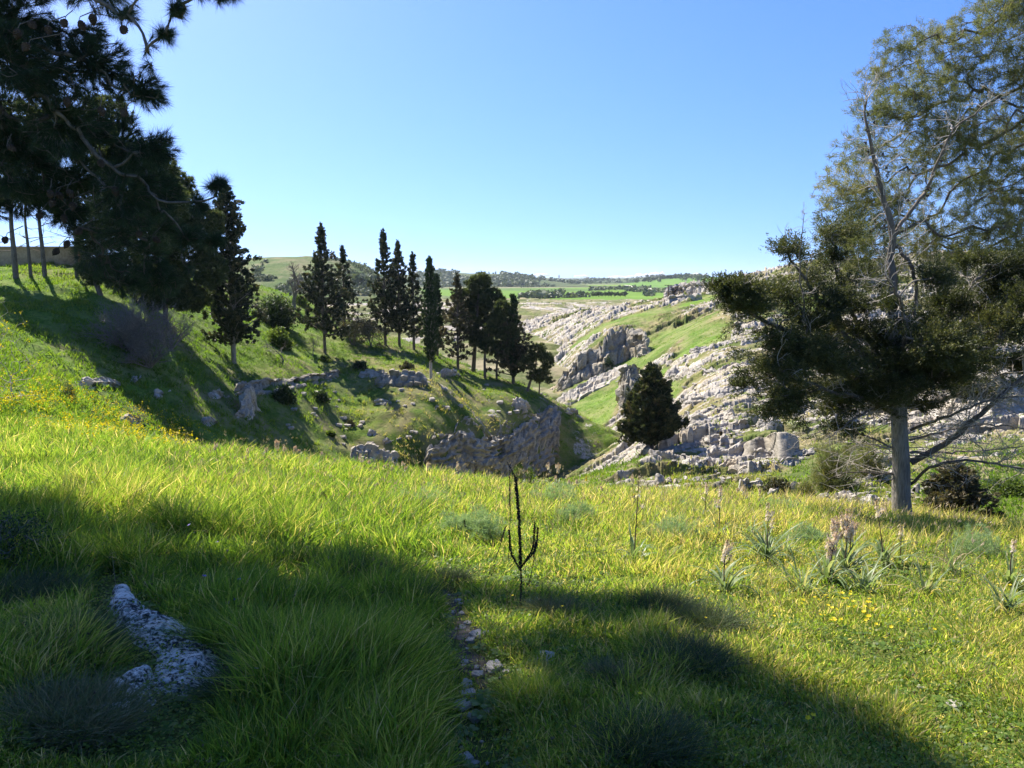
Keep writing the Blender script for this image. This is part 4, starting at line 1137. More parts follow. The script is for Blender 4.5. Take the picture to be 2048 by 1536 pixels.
def put_block(px, row, where, w, h, dd, label, group, name='limestone_block', cat='rock', mesh=None, rz=None, sink=0.25):
    p = hit(px, row, where)
    o = mk(name, mesh or BLK[rng.integers(10)])
    s = p[1] / F
    W, H_, D = w * s, h * s, dd * s
    o.location = (p[0], p[1] + D * 0.3, p[2] + H_ * (0.5 - sink)); o.scale = (W, D, H_)
    o.rotation_euler = (rng.normal(0, .08), rng.normal(0, .08), rng.normal(-0.15, 0.3) if rz is None else rz)
    return tag(o, label, cat, group)
GB = 'loose limestone blocks on the rocky hillside'
n_ = 0
for t in range(2000):
    if n_ >= 250: break
    row = 700 + 320 * rng.uniform(0, 1) ** 0.8; px = rng.uniform(1130, 2040)
    if row > 1015 and px < 1560: continue
    if px < 1290 + (900 - row) * 0.15 and row > 740: continue
    if row > 905 and px < 1350 - (row - 905) * 0.5: continue
    c_ = 0.5 + 0.5 * fbm(px / 70, row / 18, seed=5, o=3)
    if c_ < 0.5: continue
    p = hit_(px, row, HLL)
    if p is None or p[1] > 130 or green_mask(px, p[1]) > 0.3: continue
    k = 0.55 + 0.45 * (row - 700) / 320
    w = rng.uniform(5, 13) * k
    put_block(px, row, HLL, w, w * rng.uniform(0.3, 0.6), w * rng.uniform(0.6, 1.1), 'angular pale block lying among the ledges of the rocky hillside', GB)
    n_ += 1
for i in range(46):
    while True:
        px = rng.uniform(560, 1120); row = rng.uniform(770, 925)
        if fbm(px / 60, row / 30, seed=8, o=3) > -0.05 and 730 + (px - 850) * 0.25 < row: break
    w = rng.uniform(6, 16)
    put_block(px, row, SPL, w, w * 0.55, w * 0.8, 'small pale block scattered on the turf of the spur slope', 'loose blocks on the spur slope')
# ------------------------------------------------------------------ grass
def ribbons(g, rng, base, d0, L, W, bend, a, seg=3):
    """curved tapering blades. base (n,3), d0 start direction, L,W,bend (n,), a (n,)"""
    n = len(base)
    d0 = unit(d0); side = unit(np.cross(d0, rng.normal(0, 1, (n, 3))))
    az = rng.uniform(0, 2 * math.pi, n); hd = np.stack([np.cos(az), np.sin(az), np.full(n, -0.35)], -1)
    rows = []
    for i in range(seg):
        t = i / seg
        c = base + d0 * (L * t)[:, None] + hd * (bend * L * t * t)[:, None]
        w = (W * 0.5 * (1 - 0.55 * t))[:, None]
        rows.append(c - side * w); rows.append(c + side * w)
    rows.append(base + d0 * L[:, None] * 0.97 + hd * (bend * L)[:, None])
    v = np.stack(rows, 1).reshape(-1, 3)
    k = 2 * seg + 1; o = np.arange(n) * k
    q = np.concatenate([np.stack([o + 2 * i, o + 2 * i + 1, o + 2 * i + 3, o + 2 * i + 2], -1) for i in range(seg - 1)]) if seg > 1 else None
    t_ = np.stack([o + 2 * seg - 2, o + 2 * seg - 1, o + 2 * seg], -1)
    g.add(v, q=q, t=t_, a=np.repeat(np.clip(a, 0, 1), k))

GRASS = [(0.0, (0.040, 0.075, 0.014)), (0.3, (0.085, 0.150, 0.020)), (0.55, (0.160, 0.220, 0.030)), (0.75, (0.26, 0.27, 0.055)), (0.88, (0.36, 0.29, 0.12)), (1.0, (0.44, 0.34, 0.20))]
M['grass'] = mat_leaf('meadow grass blades', GRASS, 0.55, 2.3, 0.5, 0.3)
M['straw'] = mat_leaf('straw', [(0.0, (0.22, 0.17, 0.10)), (1.0, (0.46, 0.36, 0.25))], 0.3, 1.2)
M['turf'] = mat_leaf('hillside turf blades', [(0.0, (0.045, 0.085, 0.010)), (0.4, (0.105, 0.175, 0.018)), (0.7, (0.18, 0.20, 0.035)), (0.85, (0.25, 0.20, 0.09)), (1.0, (0.34, 0.27, 0.16))], 0.5, 2.1)

PATH = [(960, 1536), (930, 1460), (950, 1400), (965, 1360), (930, 1300), (925, 1255), (905, 1215), (880, 1160)]
def path_d(px, row):
    c = np.interp(row, [r for _, r in PATH][::-1], [p for p, _ in PATH][::-1])
    w = np.interp(row, [1150, 1250, 1400, 1536], [14, 26, 48, 60])
    return np.abs(px - c) / w + smooth(1190, 1130, row) * 9
LEDGE0 = [(225, 1180), (255, 1230), (330, 1290), (350, 1340), (260, 1390), (215, 1430)]

LEDGE = LEDGE0 + [(a + 10, b_ + dy) for a, b_ in LEDGE0 for dy in (35, 70)]
rng = np.random.default_rng(2)
def scatter(n, Y0, Y1, pw, amax=0.80):
    u = rng.uniform(0, 1, n); e = 1 - pw
    Y = (Y0 ** e + u * (Y1 ** e - Y0 ** e)) ** (1 / e)
    A = rng.uniform(-amax, amax, n)
    return A * Y, Y
g = Geo()
x, y = scatter(450000, 2.6, 23, 1.15)
# the meadow goes on, thinner, to both sides of the picture
y2 = (2.6 ** -.15 + rng.uniform(0, 1, 120000) * (20 ** -.15 - 2.6 ** -.15)) ** (1 / -.15); x2 = rng.choice([-1, 1], 120000) * rng.uniform(.78, 1.7, 120000) * y2
x, y = np.concatenate([x, x2]), np.concatenate([y, y2])
z = meadow_z(x, y)
px, row = to_px(x, y, z)
pd = path_d(px, row)
right = smooth(1150, 1500, px + (row - 1150) * 0.2)            # short mossy turf at lower right
mid = smooth(760, 1000, px) * (1 - right)
clump = fbm(x / 0.5, y / 0.5, seed=201, o=3); big = fbm(x / 2.2, y / 2.2, seed=202, o=3)
# taller to the left, short on the right and by the path
Lg = 0.33 * (1 - 0.30 * mid) * (1 - 0.66 * np.maximum(right, mid * .75) * smooth(11.5, 8, y)) * (1 - .45 * smooth(480, 330, px) * smooth(1120, 1220, row))
Lg = Lg * (1 + 0.75 * clump + 0.40 * big) * (0.35 + 0.65 * smooth(0.6, 2.2, pd)) * smooth(2.2, 5.0, y + 0.9)
dl = np.min([np.hypot((px - a) / (34 + .35 * (b_ - 1180)), (row - b_) / 30) for a, b_ in LEDGE] + [np.hypot((px - 205) / 50, (row - 1095) / 12)], axis=0)
Lg = Lg * (0.25 + 0.75 * smooth(0.9, 1.6, dl))
lowleft = smooth(420, 200, px) * smooth(1120, 1250, row)
keep = (rng.uniform(0, 1, len(x)) < (0.28 + 0.72 * smooth(0.4, 1.2, pd + .5 * fbm(x / .25, y / .25, seed=207, o=3))) * (0.05 + 0.95 * smooth(0.85, 1.25, dl)))
keep &= rng.uniform(0, 1, len(x)) < 0.75 + 0.6 * clump
keep &= Lg > 0.03
x, y, z, px, row, right, mid, clump, big, Lg, lowleft = [q[keep] for q in (x, y, z, px, row, right, mid, clump, big, Lg, lowleft)]
n = len(x)
Lg = Lg * rng.uniform(0.5, 1.25, n)
W_ = np.clip(0.0048 + 0.00075 * y, 0, 0.02) * rng.uniform(0.6, 1.5, n)
a = 0.40 + 0.10 * mid + 0.20 * right + 0.22 * big + rng.normal(0, 0.19, n) + 0.16 * clump
a = np.where(rng.uniform(0, 1, n) < 0.06 + 0.14 * right + 0.09 * mid + 0.16 * lowleft, rng.uniform(0.8, 1, n), a)
a = np.where(y > 14, a + 0.05, a)
cl = fbm(x / .3, y / .3, seed=205, o=2), fbm(x / .3, y / .3, seed=206, o=2)
d = np.stack([rng.normal(0, 0.30, n) + 0.10 + .8 * cl[0], rng.normal(0, 0.30, n) + .8 * cl[1], np.ones(n)], -1)
bend = rng.uniform(0.05, 0.6, n)
base = np.stack([x, y, z - 0.015], -1)
nr = y < 8
ribbons(g, rng, base[nr], d[nr], Lg[nr], W_[nr], bend[nr], a[nr], 3)
ribbons(g, rng, base[~nr], d[~nr], Lg[~nr], W_[~nr], bend[~nr], a[~nr], 2)
tag(mk('meadow_grass', g.mesh('meadow_grass', M['grass'])), 'tall green and yellowish meadow grass covering the foreground', 'grass', kind='stuff')

# fine undergrowth: clover-like leaves and moss close to the soil
g = Geo()
x, y = scatter(130000, 2.6, 14, 1.3); z = meadow_z(x, y)
px, row = to_px(x, y, z); pd = path_d(px, row)
k = rng.uniform(0, 1, len(x)) < (0.15 + 0.85 * smooth(0.4, 1.2, pd))
x, y, z = x[k], y[k], z[k]; n = len(x)
s = rng.uniform(0.004, 0.010, n) * (1 + y * 0.06)
a_ = rng.uniform(0, 6.28, n); up_ = unit(np.stack([rng.normal(0, .5, n), rng.normal(0, .5, n), np.ones(n)], -1))
u1 = unit(np.cross(up_, np.stack([np.cos(a_), np.sin(a_), 0 * a_], -1))); u2 = np.cross(up_, u1)
c = np.stack([x, y, z + rng.uniform(0.01, 0.07, n)], -1)
v = np.stack([c - u1 * s[:, None], c - u2 * s[:, None], c + u1 * s[:, None], c + u2 * s[:, None]], 1).reshape(-1, 3)
g.add(v, q=np.arange(n * 4).reshape(-1, 4), a=np.repeat(np.clip(rng.normal(0.45, 0.18, n), 0, 1), 4))
tag(mk('ground_herbs', g.mesh('ground_herbs', M['grass'])), 'low herbs and clover leaves between the grass', 'herbs', kind='stuff')

# turf of the spur
def turf(sheet, name, label, n, px0, px1, Y0, Y1, Lr, Wr, seed, dry, mask=None, m=8, mat='turf'):
    rng = np.random.default_rng(seed)
    A = (rng.uniform(px0, px1, n) - 1024) / F; Y = np.exp(rng.uniform(math.log(Y0), math.log(Y1), n)); X = A * Y
    Z = sheet.z(X, Y)
    cx, cr = to_px(X, Y, Z)
    k = (fbm(X / 1.2, Y / 1.2, seed=seed, o=3) + rng.normal(0, .25, n)) > -0.1
    if mask is not None: k &= mask(X, Y, cx, cr, rng)
    X, Y, Z, cx, cr = X[k], Y[k], Z[k], cx[k], cr[k]; n = len(X)
    T = n * m
    rep = lambda q: np.repeat(q, m, 0)
    c = rep(np.stack([X, Y, Z - 0.04], -1)) + np.stack([rng.normal(0, 0.10, T), rng.normal(0, 0.10, T), np.zeros(T)], -1)
    d = np.stack([rng.normal(0, .5, T), rng.normal(0, .5, T), np.ones(T)], -1)
    big = fbm(X / 6, Y / 6, seed=seed + 1, o=4)
    a = rep(dry(cx, Y) + 0.30 * big + rng.normal(0, 0.08, n)) + rng.normal(0, 0.08, T)
    L = rng.uniform(*Lr, T) * rep(rng.uniform(0.5, 1.3, n)); W = rng.uniform(*Wr, T)
    g = Geo(); ribbons(g, rng, c, d, L, W, rng.uniform(0.1, 0.5, T), a, 2)
    tag(mk(name, g.mesh(name, M[mat])), label, 'grass', kind='stuff')
turf(spur, 'hillside_grass', 'short rough grass covering the spur and the bank', 52000, -120, 1320, 20, 75, (0.12, 0.34), (0.02, 0.05), 211,
     lambda cx, Y: 0.33 + 0.42 * smooth(540, 760, cx) * smooth(60, 50, Y))
turf(hill, 'hillside_dry_grass', 'dry grass tufts growing between the rocks of the hillside', 34000, 1060, 2480, 17, 120, (0.10, 0.28), (0.02, 0.05), 213,
     lambda cx, Y: 0.62 - 0.32 * green_mask(cx, Y), lambda X, Y, cx, cr, rng: rng.uniform(0, 1, len(X)) < 0.25 + 0.75 * np.maximum(green_mask(cx, Y), smooth(34, 24, Y)))

# mixed weeds: thin dark stems with little heads, dry bent stalks, broad leaves
M['weed'] = mat_leaf('weed stems', [(0.0, (0.05, 0.035, 0.02)), (0.5, (0.13, 0.10, 0.05)), (1.0, (0.30, 0.23, 0.13))], 0.2, 1.2)
r = np.random.default_rng(230); g = Geo(); x, y = scatter(2800, 3.0, 20, 1.05); z = meadow_z(x, y); n = len(x)
L = r.uniform(.14, .42, n) * smooth(1.5, 6, y); d = unit(np.stack([r.normal(0, .35, n), r.normal(0, .3, n), np.ones(n)], -1)); bs = np.stack([x, y, z], -1)
ribbons(g, r, bs, d, L, .0018 + .0004 * y, r.uniform(0, .6, n), r.uniform(0, 1, n), 3)
k = r.uniform(0, 1, n) < .45; sprays(g, r, (bs + d * L[:, None])[k], d[k], 5, .016, .008, .8, .006, r.uniform(0, .8, k.sum()))
tag(mk('weed_stems', g.mesh('weed_stems', M['weed'])), 'thin brown weed stems and seed heads among the meadow grass', 'weeds', kind='stuff')
M['broad'] = mat_leaf('broad weed leaves', [(0.0, (0.06, 0.12, 0.02)), (0.6, (0.12, 0.20, 0.035)), (1.0, (0.22, 0.26, 0.06))], 0.45, 1.8, 0.5, 0.3)
g = Geo(); x, y = scatter(1100, 3.0, 14, 1.1); z = meadow_z(x, y); n = len(x)
for i in range(n):
    m = int(r.integers(5, 9)); a = r.uniform(0, 6.28); s_ = r.uniform(.03, .075)
    for k in range(m):
        th = a + k * 6.283 / m + r.normal(0, .2); h_ = np.array([math.cos(th), math.sin(th), 0]); e_ = np.array([-h_[1], h_[0], 0]); up = r.uniform(.2, .9)
        t = np.array([0, .35, .75, 1.])[:, None]; w = np.array([.05, .30, .30, .02])[:, None] * s_ * .9
        c = np.array([x[i], y[i], z[i] + .02]) + h_ * t * s_ + np.array([0, 0, 1.]) * (up * t - .55 * t * t) * s_
        v = np.stack([c - e_ * w, c + e_ * w], 1).reshape(-1, 3); g.add(v, q=[(0, 1, 3, 2), (2, 3, 5, 4), (4, 5, 7, 6)], a=float(np.clip(r.normal(.5, .2), 0, 1)))
tag(mk('broad_leaves', g.mesh('broad_leaves', M['broad'])), 'low rosettes of broad weed leaves between the grass blades', 'weeds', kind='stuff')
# ------------------------------------------------------------------ the near tree on the right
def near_sprays(c, rng, cen, dr, n, Ls, Ws, av, spread=0.5, jit=0.05):
    sprays(c, rng, cen, dr, n, Ls, Ws, spread, jit, av)

b_ = hit(1806, 1045, ('meadow',)); Y0 = b_[1]; S_ = Y0 / F
root = tag(empty('cypress_tree', b_), 'near wide-armed cypress with a pale fissured trunk and dead bare top, on the meadow edge', 'tree')
def L_(*pts): return [at_(b_, p[0], p[1], p[2] if len(p) > 2 else 0.0) for p in pts]
rng = np.random.default_rng(301)
g = Geo()
def rough_trunk(g, pts, r0, r1, n=60, sides=28, flute=0.09, seed=0):
    pts = spline(pts, n)
    k = np.arange(n)[:, None]; th = (np.arange(sides) * 2 * math.pi / sides)[None]
    t = k / (n - 1)
    rad = (r0 + (r1 - r0) * t) * (1 + flute * fbm(np.cos(th) * 2.6 + 0 * t, np.sin(th) * 2.6 + 0 * t, t * 3.0, seed=seed, o=3) * 1.6 + 0.5 * np.exp(-t * 26) * (1 + 0.4 * np.cos(3 * th + 1)))
    g.add(np.stack([pts[:, None, 0] + rad * np.cos(th), pts[:, None, 1] + rad * np.sin(th), pts[:, None, 2] + 0 * rad], -1),
          q=(lambda i, j: np.stack([i[:-1], j[:-1], j[1:], i[1:]], -1).reshape(-1, 4))(np.arange(n * sides).reshape(n, sides), np.roll(np.arange(n * sides).reshape(n, sides), -1, 1)))
trunk = L_((1806, 1062), (1803, 1000), (1803, 930), (1800, 870), (1798, 820), (1797, 760), (1790, 690), (1788, 600))
rough_trunk(g, trunk, 19 * S_, 12 * S_, seed=3)
mk('trunk', g.mesh('trunk', M['bark_grey'], True), root)

limbs = [  # (points, r0, r1, foliage?)
 (L_((1788, 620), (1785, 520), (1783, 460), (1770, 400), (1752, 330), (1735, 260), (1728, 215, .1), (1733, 202, .1)), .085, .018),   # dead leader
 (L_((1788, 470), (1815, 430), (1850, 385), (1880, 310, -.2), (1905, 265, -.3), (1975, 207, -.4)), .04, .012),                       # dead upper right
 (L_((1790, 490), (1815, 520), (1832, 570), (1828, 640), (1810, 700)), .035, .028),                                                 # curl
 (L_((1798, 812), (1740, 760, -.3), (1650, 700, -.6), (1560, 655, -.8), (1490, 620, -.9), (1440, 585, -1.)), .085, .02),
 (L_((1798, 790), (1720, 700, .2), (1650, 620, .3), (1610, 560, .3), (1575, 505, .2)), .07, .018),
 (L_((1797, 780), (1750, 700, .5), (1700, 620, .8), (1670, 540, .9), (1650, 470, .9)), .06, .015),
 (L_((1800, 830), (1730, 800, -.5), (1650, 780, -.9), (1560, 740, -1.2)), .06, .015),
 (L_((1797, 760), (1850, 700, .2), (1900, 640, .4), (1950, 560, .5)), .06, .015),
 (L_((1798, 800), (1870, 760, -.3), (1960, 700, -.5), (2060, 640, -.6), (2150, 600, -.6)), .07, .02),
 (L_((1798, 815), (1880, 800, .4), (1980, 760, .7), (2100, 720, .9)), .06, .02),
 (L_((1797, 740), (1810, 660, -.6), (1800, 600, -.9), (1770, 550, -1.1)), .05, .015),
 (L_((1800, 800), (1770, 740, .9), (1740, 690, 1.3), (1720, 640, 1.5)), .05, .015),
 (L_((1822, 925), (1900, 880, -.2), (1960, 830, -.4), (2060, 745, -.5), (2150, 700, -.5)), .062, .022),      # big low right bare limb
 (L_((1822, 968), (1860, 935, -.4), (1920, 922, -.7), (2000, 930, -.8), (2090, 945, -.9)), .032, .012),
 (L_((1782, 800), (1730, 825, -.5), (1690, 850, -.8), (1660, 875, -1.)), .03, .008),
 (L_((1782, 895), (1730, 870, .3), (1650, 862, .5), (1600, 880, .6)), .022, .006),
 (L_((1786, 948), (1730, 945, .1), (1680, 948, .2), (1650, 965, .2)), .02, .005),
 (L_((1820, 880), (1900, 860, .6), (1980, 850, .9), (2080, 860, 1.)), .025, .008),
 (L_((1822, 905), (1900, 905, .8), (1990, 898, 1.1), (2090, 890, 1.4)), .025, .008),
 (L_((1822, 860), (1900, 830, -.7), (1980, 800, -1.), (2080, 790, -1.2)), .03, .01),
 (L_((1590, 700, -.8), (1608, 630, -.9), (1600, 540, -.9), (1608, 430, -.9)), .02, .005),
]
lg = Geo(); lp = []
for pts, r0, r1 in limbs:
    q = spline(pts, 22); q[1:-1] += rng.normal(0, 0.012, (20, 3)); lp.append(q)
    tube(lg, q, r0, r1, 8)
mk('limbs', lg.mesh('limbs', M['bark'], True), root)
# live foliage: ellipsoids (px,row,rx,ry,dY)
LOB = [(1450, 575, 34, 26, -1.0), (1500, 610, 50, 40, -.9), (1475, 640, 30, 26, -.9), (1555, 590, 40, 24, -.5), (1575, 500, 30, 22, .2), (1600, 560, 46, 30, .3), (1640, 470, 46, 26, .9), (1690, 455, 46, 20, .9),
       (1660, 520, 40, 28, .8), (1620, 640, 60, 44, -.5), (1560, 680, 46, 36, -.9), (1690, 590, 50, 40, .6), (1720, 650, 60, 48, .3), (1650, 720, 70, 44, -.6), (1560, 740, 60, 34, -1.1), (1540, 790, 40, 24, -1.1),
       (1610, 790, 60, 34, -.8), (1700, 770, 70, 44, -.3), (1770, 700, 60, 60, .2), (1790, 620, 50, 44, -.6), (1850, 660, 60, 46, .3), (1900, 610, 50, 36, .4), (1850, 740, 60, 46, 0), (1930, 700, 66, 46, -.3),
       (2000, 650, 60, 44, -.5), (2060, 620, 50, 50, -.6), (1990, 560, 46, 36, .5), (2030, 740, 60, 40, .7), (1940, 780, 50, 24, .5), (1760, 800, 60, 26, .3), (1680, 820, 50, 22, -.4), (1510, 700, 34, 30, -1), (2100, 700, 60, 60, 0), (1560, 800, 60, 30, -1.1), (1620, 830, 56, 24, -.8), (1500, 770, 30, 22, -1.1), (1740, 790, 70, 40, -.4), (1700, 850, 50, 16, -.4), (1830, 800, 50, 34, .1), (1900, 750, 60, 40, -.6), (1600, 700, 60, 40, -.9), (1480, 590, 44, 34, -1), (1800, 740, 60, 50, -.6), (1660, 600, 50, 40, -.2),
       (1870, 560, 40, 26, -.4), (1940, 520, 40, 24, .4), (2040, 540, 46, 34, .2), (1740, 560, 40, 30, .7), (1720, 740, 70, 50, .9), (1660, 660, 60, 50, .9), (1880, 700, 70, 50, -1.0), (1960, 610, 60, 50, 1.0)]
c = Geo(); tg = Geo(); cen, dr, av = [], [], []; nod = []
allp = np.concatenate(lp[3:12])
for (px, row, rx, ry, dY) in LOB:
    o = np.array(at_(b_, px, row, dY)); s = (Y0 + dY) / F
    n = int(rx * ry / 5.0)
    u = unit(rng.normal(0, 1, (n, 3))); rad = rng.uniform(0.05, 1, n) ** 0.6
    nz = 0.85 + 1.3 * fbm(u[:, 0] * 2.6 + px, u[:, 1] * 2.6, u[:, 2] * 2.6, seed=7, o=3)
    pts = o + u * np.array([rx * s, (rx + ry) * 0.5 * s, ry * s]) * (rad * nz)[:, None]
    pts = pts[fbm(pts[:, 0] / .55, pts[:, 1] / .55, pts[:, 2] / .15, seed=77, o=3) > -.07]; n = len(pts); u = unit(pts - o)
    if n < 3: continue
    near = allp[np.argmin(((allp - o) ** 2).sum(1))]
    nod.append(pts[::5])
    out = unit(pts - near)
    cen.append(pts); dr.append(unit(u * 0.6 + out * 0.7 + [0, 0, 0.35])); av.append(np.clip(rng.normal(0.40, 0.12) + rng.normal(0, .14, n), 0, 1))
mst_branches(tg, rng, np.concatenate(nod), allp[::3], 0.0035, 0.42, 0.03)
cen = np.concatenate(cen); dr = np.concatenate(dr); av = np.concatenate(av)
# each centre becomes a short feathery spray: a line of leaf clusters
K = 6
tt = np.linspace(0, 1, K)
cc = (cen[:, None] + dr[:, None] * (0.20 * tt)[None, :, None] + rng.normal(0, 0.022, (len(cen), K, 3))).reshape(-1, 3)
near_sprays(c, rng, cc, np.repeat(dr, K, 0), 6, 0.048, 0.017, np.repeat(av, K), 0.55, 0.020)
mk('crown', c.mesh('crown', M['juniper']), root)
mk('twigs', tg.mesh('twigs', M['dead_dark'], True), root)
# dead pale twigs
dg = Geo()
def twig(p, d, L, r, lv=0):
    b = grow(rng, p, d, L, 7, 0.20, 0.02)
    tube(dg, b, r, r * 0.35, 4)
    if lv < 2:
        for _ in range(3 if lv == 0 else 2):
            k = rng.integers(2, 7); dd = unit(b[k] - b[k - 1])
            twig(b[k], unit(dd + rng.normal(0, .55, 3)), L * rng.uniform(.35, .6), r * .55, lv + 1)
for li, (n, L, r) in {0: (26, .75, .010), 1: (14, .45, .008), 2: (10, .5, .008), 3: (16, .6, .009), 4: (14, .6, .009), 5: (12, .6, .009), 6: (14, .6, .009), 7: (16, .7, .009), 8: (20, .7, .010), 9: (16, .7, .009),
                      10: (14, .6, .009), 12: (26, .9, .011), 13: (14, .6, .008), 14: (16, .5, .007), 15: (14, .5, .006), 16: (10, .35, .005), 17: (18, .7, .008), 18: (16, .6, .008), 19: (20, .7, .009), 20: (8, .3, .005)}.items():
    q = lp[li]
    for _ in range(int(n * 1.5)):
        k = rng.integers(3, 22); d = unit(q[k] - q[k - 1]); 
        twig(q[k], unit(d * 0.6 + rng.normal(0, .65, 3) + [0, 0, .05]), L * rng.uniform(.5, 1.2), r)
for _ in range(46):   # fans of dry twigs around the lower trunk
    row = rng.uniform(800, 960); sd = -1 if rng.uniform() < .5 else 1
    p = np.array(at_(b_, 1803 + sd * 14, row)); twig(p, [sd, rng.normal(0, .6), rng.uniform(-.25, .35)], rng.uniform(.7, 1.7), .009)
mk('dead_twigs', dg.mesh('dead_twigs', M['dead'], True), root)
# small cones on the bare top
kg = Geo(); sprays(kg, rng, [[0, 0, 0]], [0, 0, 1], 14, .035, .03, 2.0, .012, np.array([.3])); km = kg.mesh('cone', M['mulch'])
for _ in range(26):
    q = lp[0][rng.integers(8, 22)] if rng.uniform() < .7 else lp[1][rng.integers(5, 22)]
    o = mk('cone', km, root); o.location = tuple(q + rng.normal(0, .09, 3)); o.rotation_euler = tuple(rng.uniform(0, 3, 3))

# ---- feathery shrubs and the low dark tree behind it
b2 = hit(1905, 1030, ('hill', 'meadow'))
s2 = b2[1] / F
conifer(b2, 105 * s2, lambda t: 80 * s2 * (1.0 - 0.75 * t) * min(1, (t + .12) / .2), 311, M['cypress_brown'], M['bark'], trunk_r=.05, n_br=70, cb=0.02, up=0.15, dens=2.2, leaf=(.13, .05), ragged=.3,
        label='low dark spreading conifer right behind the near trunk')
for px, row, rx, rz, sd, lab in ((1665, 985, 62, 165, 312, 'tall feathery yellow-green bush left of the near trunk'), (1735, 960, 50, 120, 313, 'feathery bush directly left of the near trunk'),
                                 (1610, 1000, 30, 60, 314, 'low feathery tuft at the left foot of the tall feathery bush')):
    b3 = hit(px, row, ('hill',)); s = b3[1] / F
    rng = np.random.default_rng(sd); n = int(rx * rz / 12)
    rt = tag(empty('feathery_bush', b3), lab, 'shrub', 'feathery bushes behind the near tree')
    u = unit(rng.normal(0, 1, (n, 3))); u[:, 2] = np.abs(u[:, 2])
    pts = u * np.array([rx, rx, rz]) * s * (rng.uniform(.1, 1, n) ** .5 * (0.7 + .5 * fbm(u[:, 0] * 2 + sd, u[:, 1] * 2, u[:, 2] * 2, seed=sd, o=2)))[:, None]
    g = Geo(); c = Geo()
    for q in pts[::6]: tube(g, spline([[0, 0, -.05], q * [.5, .5, .45], q], 6), .012, .003, 4)
    blades(c, rng, pts, u * .5 + [0, 0, .6], 22, .12, .010, .7, .04, np.clip(rng.normal(.55, .2, n), 0, 1))
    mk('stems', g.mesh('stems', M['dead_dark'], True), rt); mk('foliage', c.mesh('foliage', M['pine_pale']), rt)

# ------------------------------------------------------------------ the tall wispy pine behind, at the right edge
bp = np.array([P(2330, 1000, 19.0)[0], 19.0, 0.0]); bp[2] = ground(bp[0], bp[1], ('meadow', 'hill'))
root = tag(empty('pine_tree', bp), 'tall wispy pale pine filling the upper right corner behind the near tree', 'tree')
def Q_(px, row, dY=0.0): return P(px, row, 19.0 + dY) - bp
rng = np.random.default_rng(320)
g = Geo(); rough_trunk(g, [[0, 0, -.4], Q_(2310, 800), Q_(2270, 560), Q_(2230, 350), Q_(2200, 150), Q_(2190, -120), Q_(2180, -350)], .28, .10, seed=9, flute=.06)
mk('trunk', g.mesh('trunk', M['bark'], True), root)
TG = [(1690, 520, 90, -.5), (1705, 440, 80, .5), (1700, 370, 70, 0), (1725, 300, 60, .8), (1760, 220, 60, -.6), (1765, 150, 50, .4), (1800, 90, 46, 0), (1870, 75, 56, .8), (1830, 200, 80, -.4), (1900, 150, 80, .6),
      (1980, 60, 80, -.3), (2010, -20, 80, .4), (1850, 300, 80, .2), (1780, 400, 80, -.6), (1850, 480, 90, .5), (1930, 260, 90, -.6), (1960, 360, 90, .6), (1980, 460, 90, -.6), (2040, 150, 80, 0), (2060, 280, 90, .5),
      (2080, 400, 90, -.4), (1760, 540, 60, .8), (1900, 540, 60, -.4), (2050, 500, 70, .2), (2100, 40, 90, 0), (2120, -100, 120, .5), (2180, 200, 110, -1), (2250, 0, 120, .4), (2240, 400, 120, .6), (2350, 200, 130, 0), (2380, 450, 120, .5), (2000, -110, 80, 0), (1720, 480, 50, -1.2)]
tp = spline([[0, 0, -.4], Q_(2310, 800), Q_(2270, 560), Q_(2230, 350), Q_(2200, 150), Q_(2190, -120), Q_(2180, -350)], 40)
lg = Geo(); c = Geo(); cen, dr, av = [], [], []; nod = []
for (px, row, rr, dY) in TG:
    e = np.array(Q_(px, row, dY)); s = 19 / F
    st_r = min(760, row + 0.30 * abs(2230 - px) + 80)
    k = int(np.argmin(np.abs(tp[:, 2] - Q_(2250, st_r)[2]))); st = tp[k]
    lim = spline([st, st * .55 + e * .45 + [0, 0, -.35], st * .2 + e * .8 + [0, 0, -.22], e], 8)
    nod.append(lim[2:] + rng.normal(0, .10, (6, 3)))
    n = int(rr * rr / 24)
    u = unit(rng.normal(0, 1, (n, 3))); pts = e + u * rr * s * (rng.uniform(.02, 1, n) ** .5)[:, None] * [1.1, 1.1, .8]
    nod.append(pts[::2])
    cen.append(pts); dr.append(unit(u * .9 + [-.15, 0, .3])); av.append(np.clip(rng.normal(.5, .12) + rng.normal(0, .16, n), 0, 1))
    for _ in range(n // 4):      # needles along the limbs too
        q = lim[rng.integers(4, 8)] + rng.normal(0, .2, 3); cen.append(q[None]); dr.append(np.array([[-.3, 0, .6]])); av.append(np.array([.4]))
cen = np.concatenate(cen); dr = np.concatenate(dr); av = np.concatenate(av)
mst_branches(lg, rng, np.concatenate(nod), tp[8:], 0.0035, 0.40, 0.05, 0.035)
blades(c, rng, cen, dr, 38, .090, .0100, .85, .035, av, along=.10)
mk('limbs', lg.mesh('limbs', M['bark'], True), root)
mk('crown', c.mesh('crown', M['pine_pale']), root)

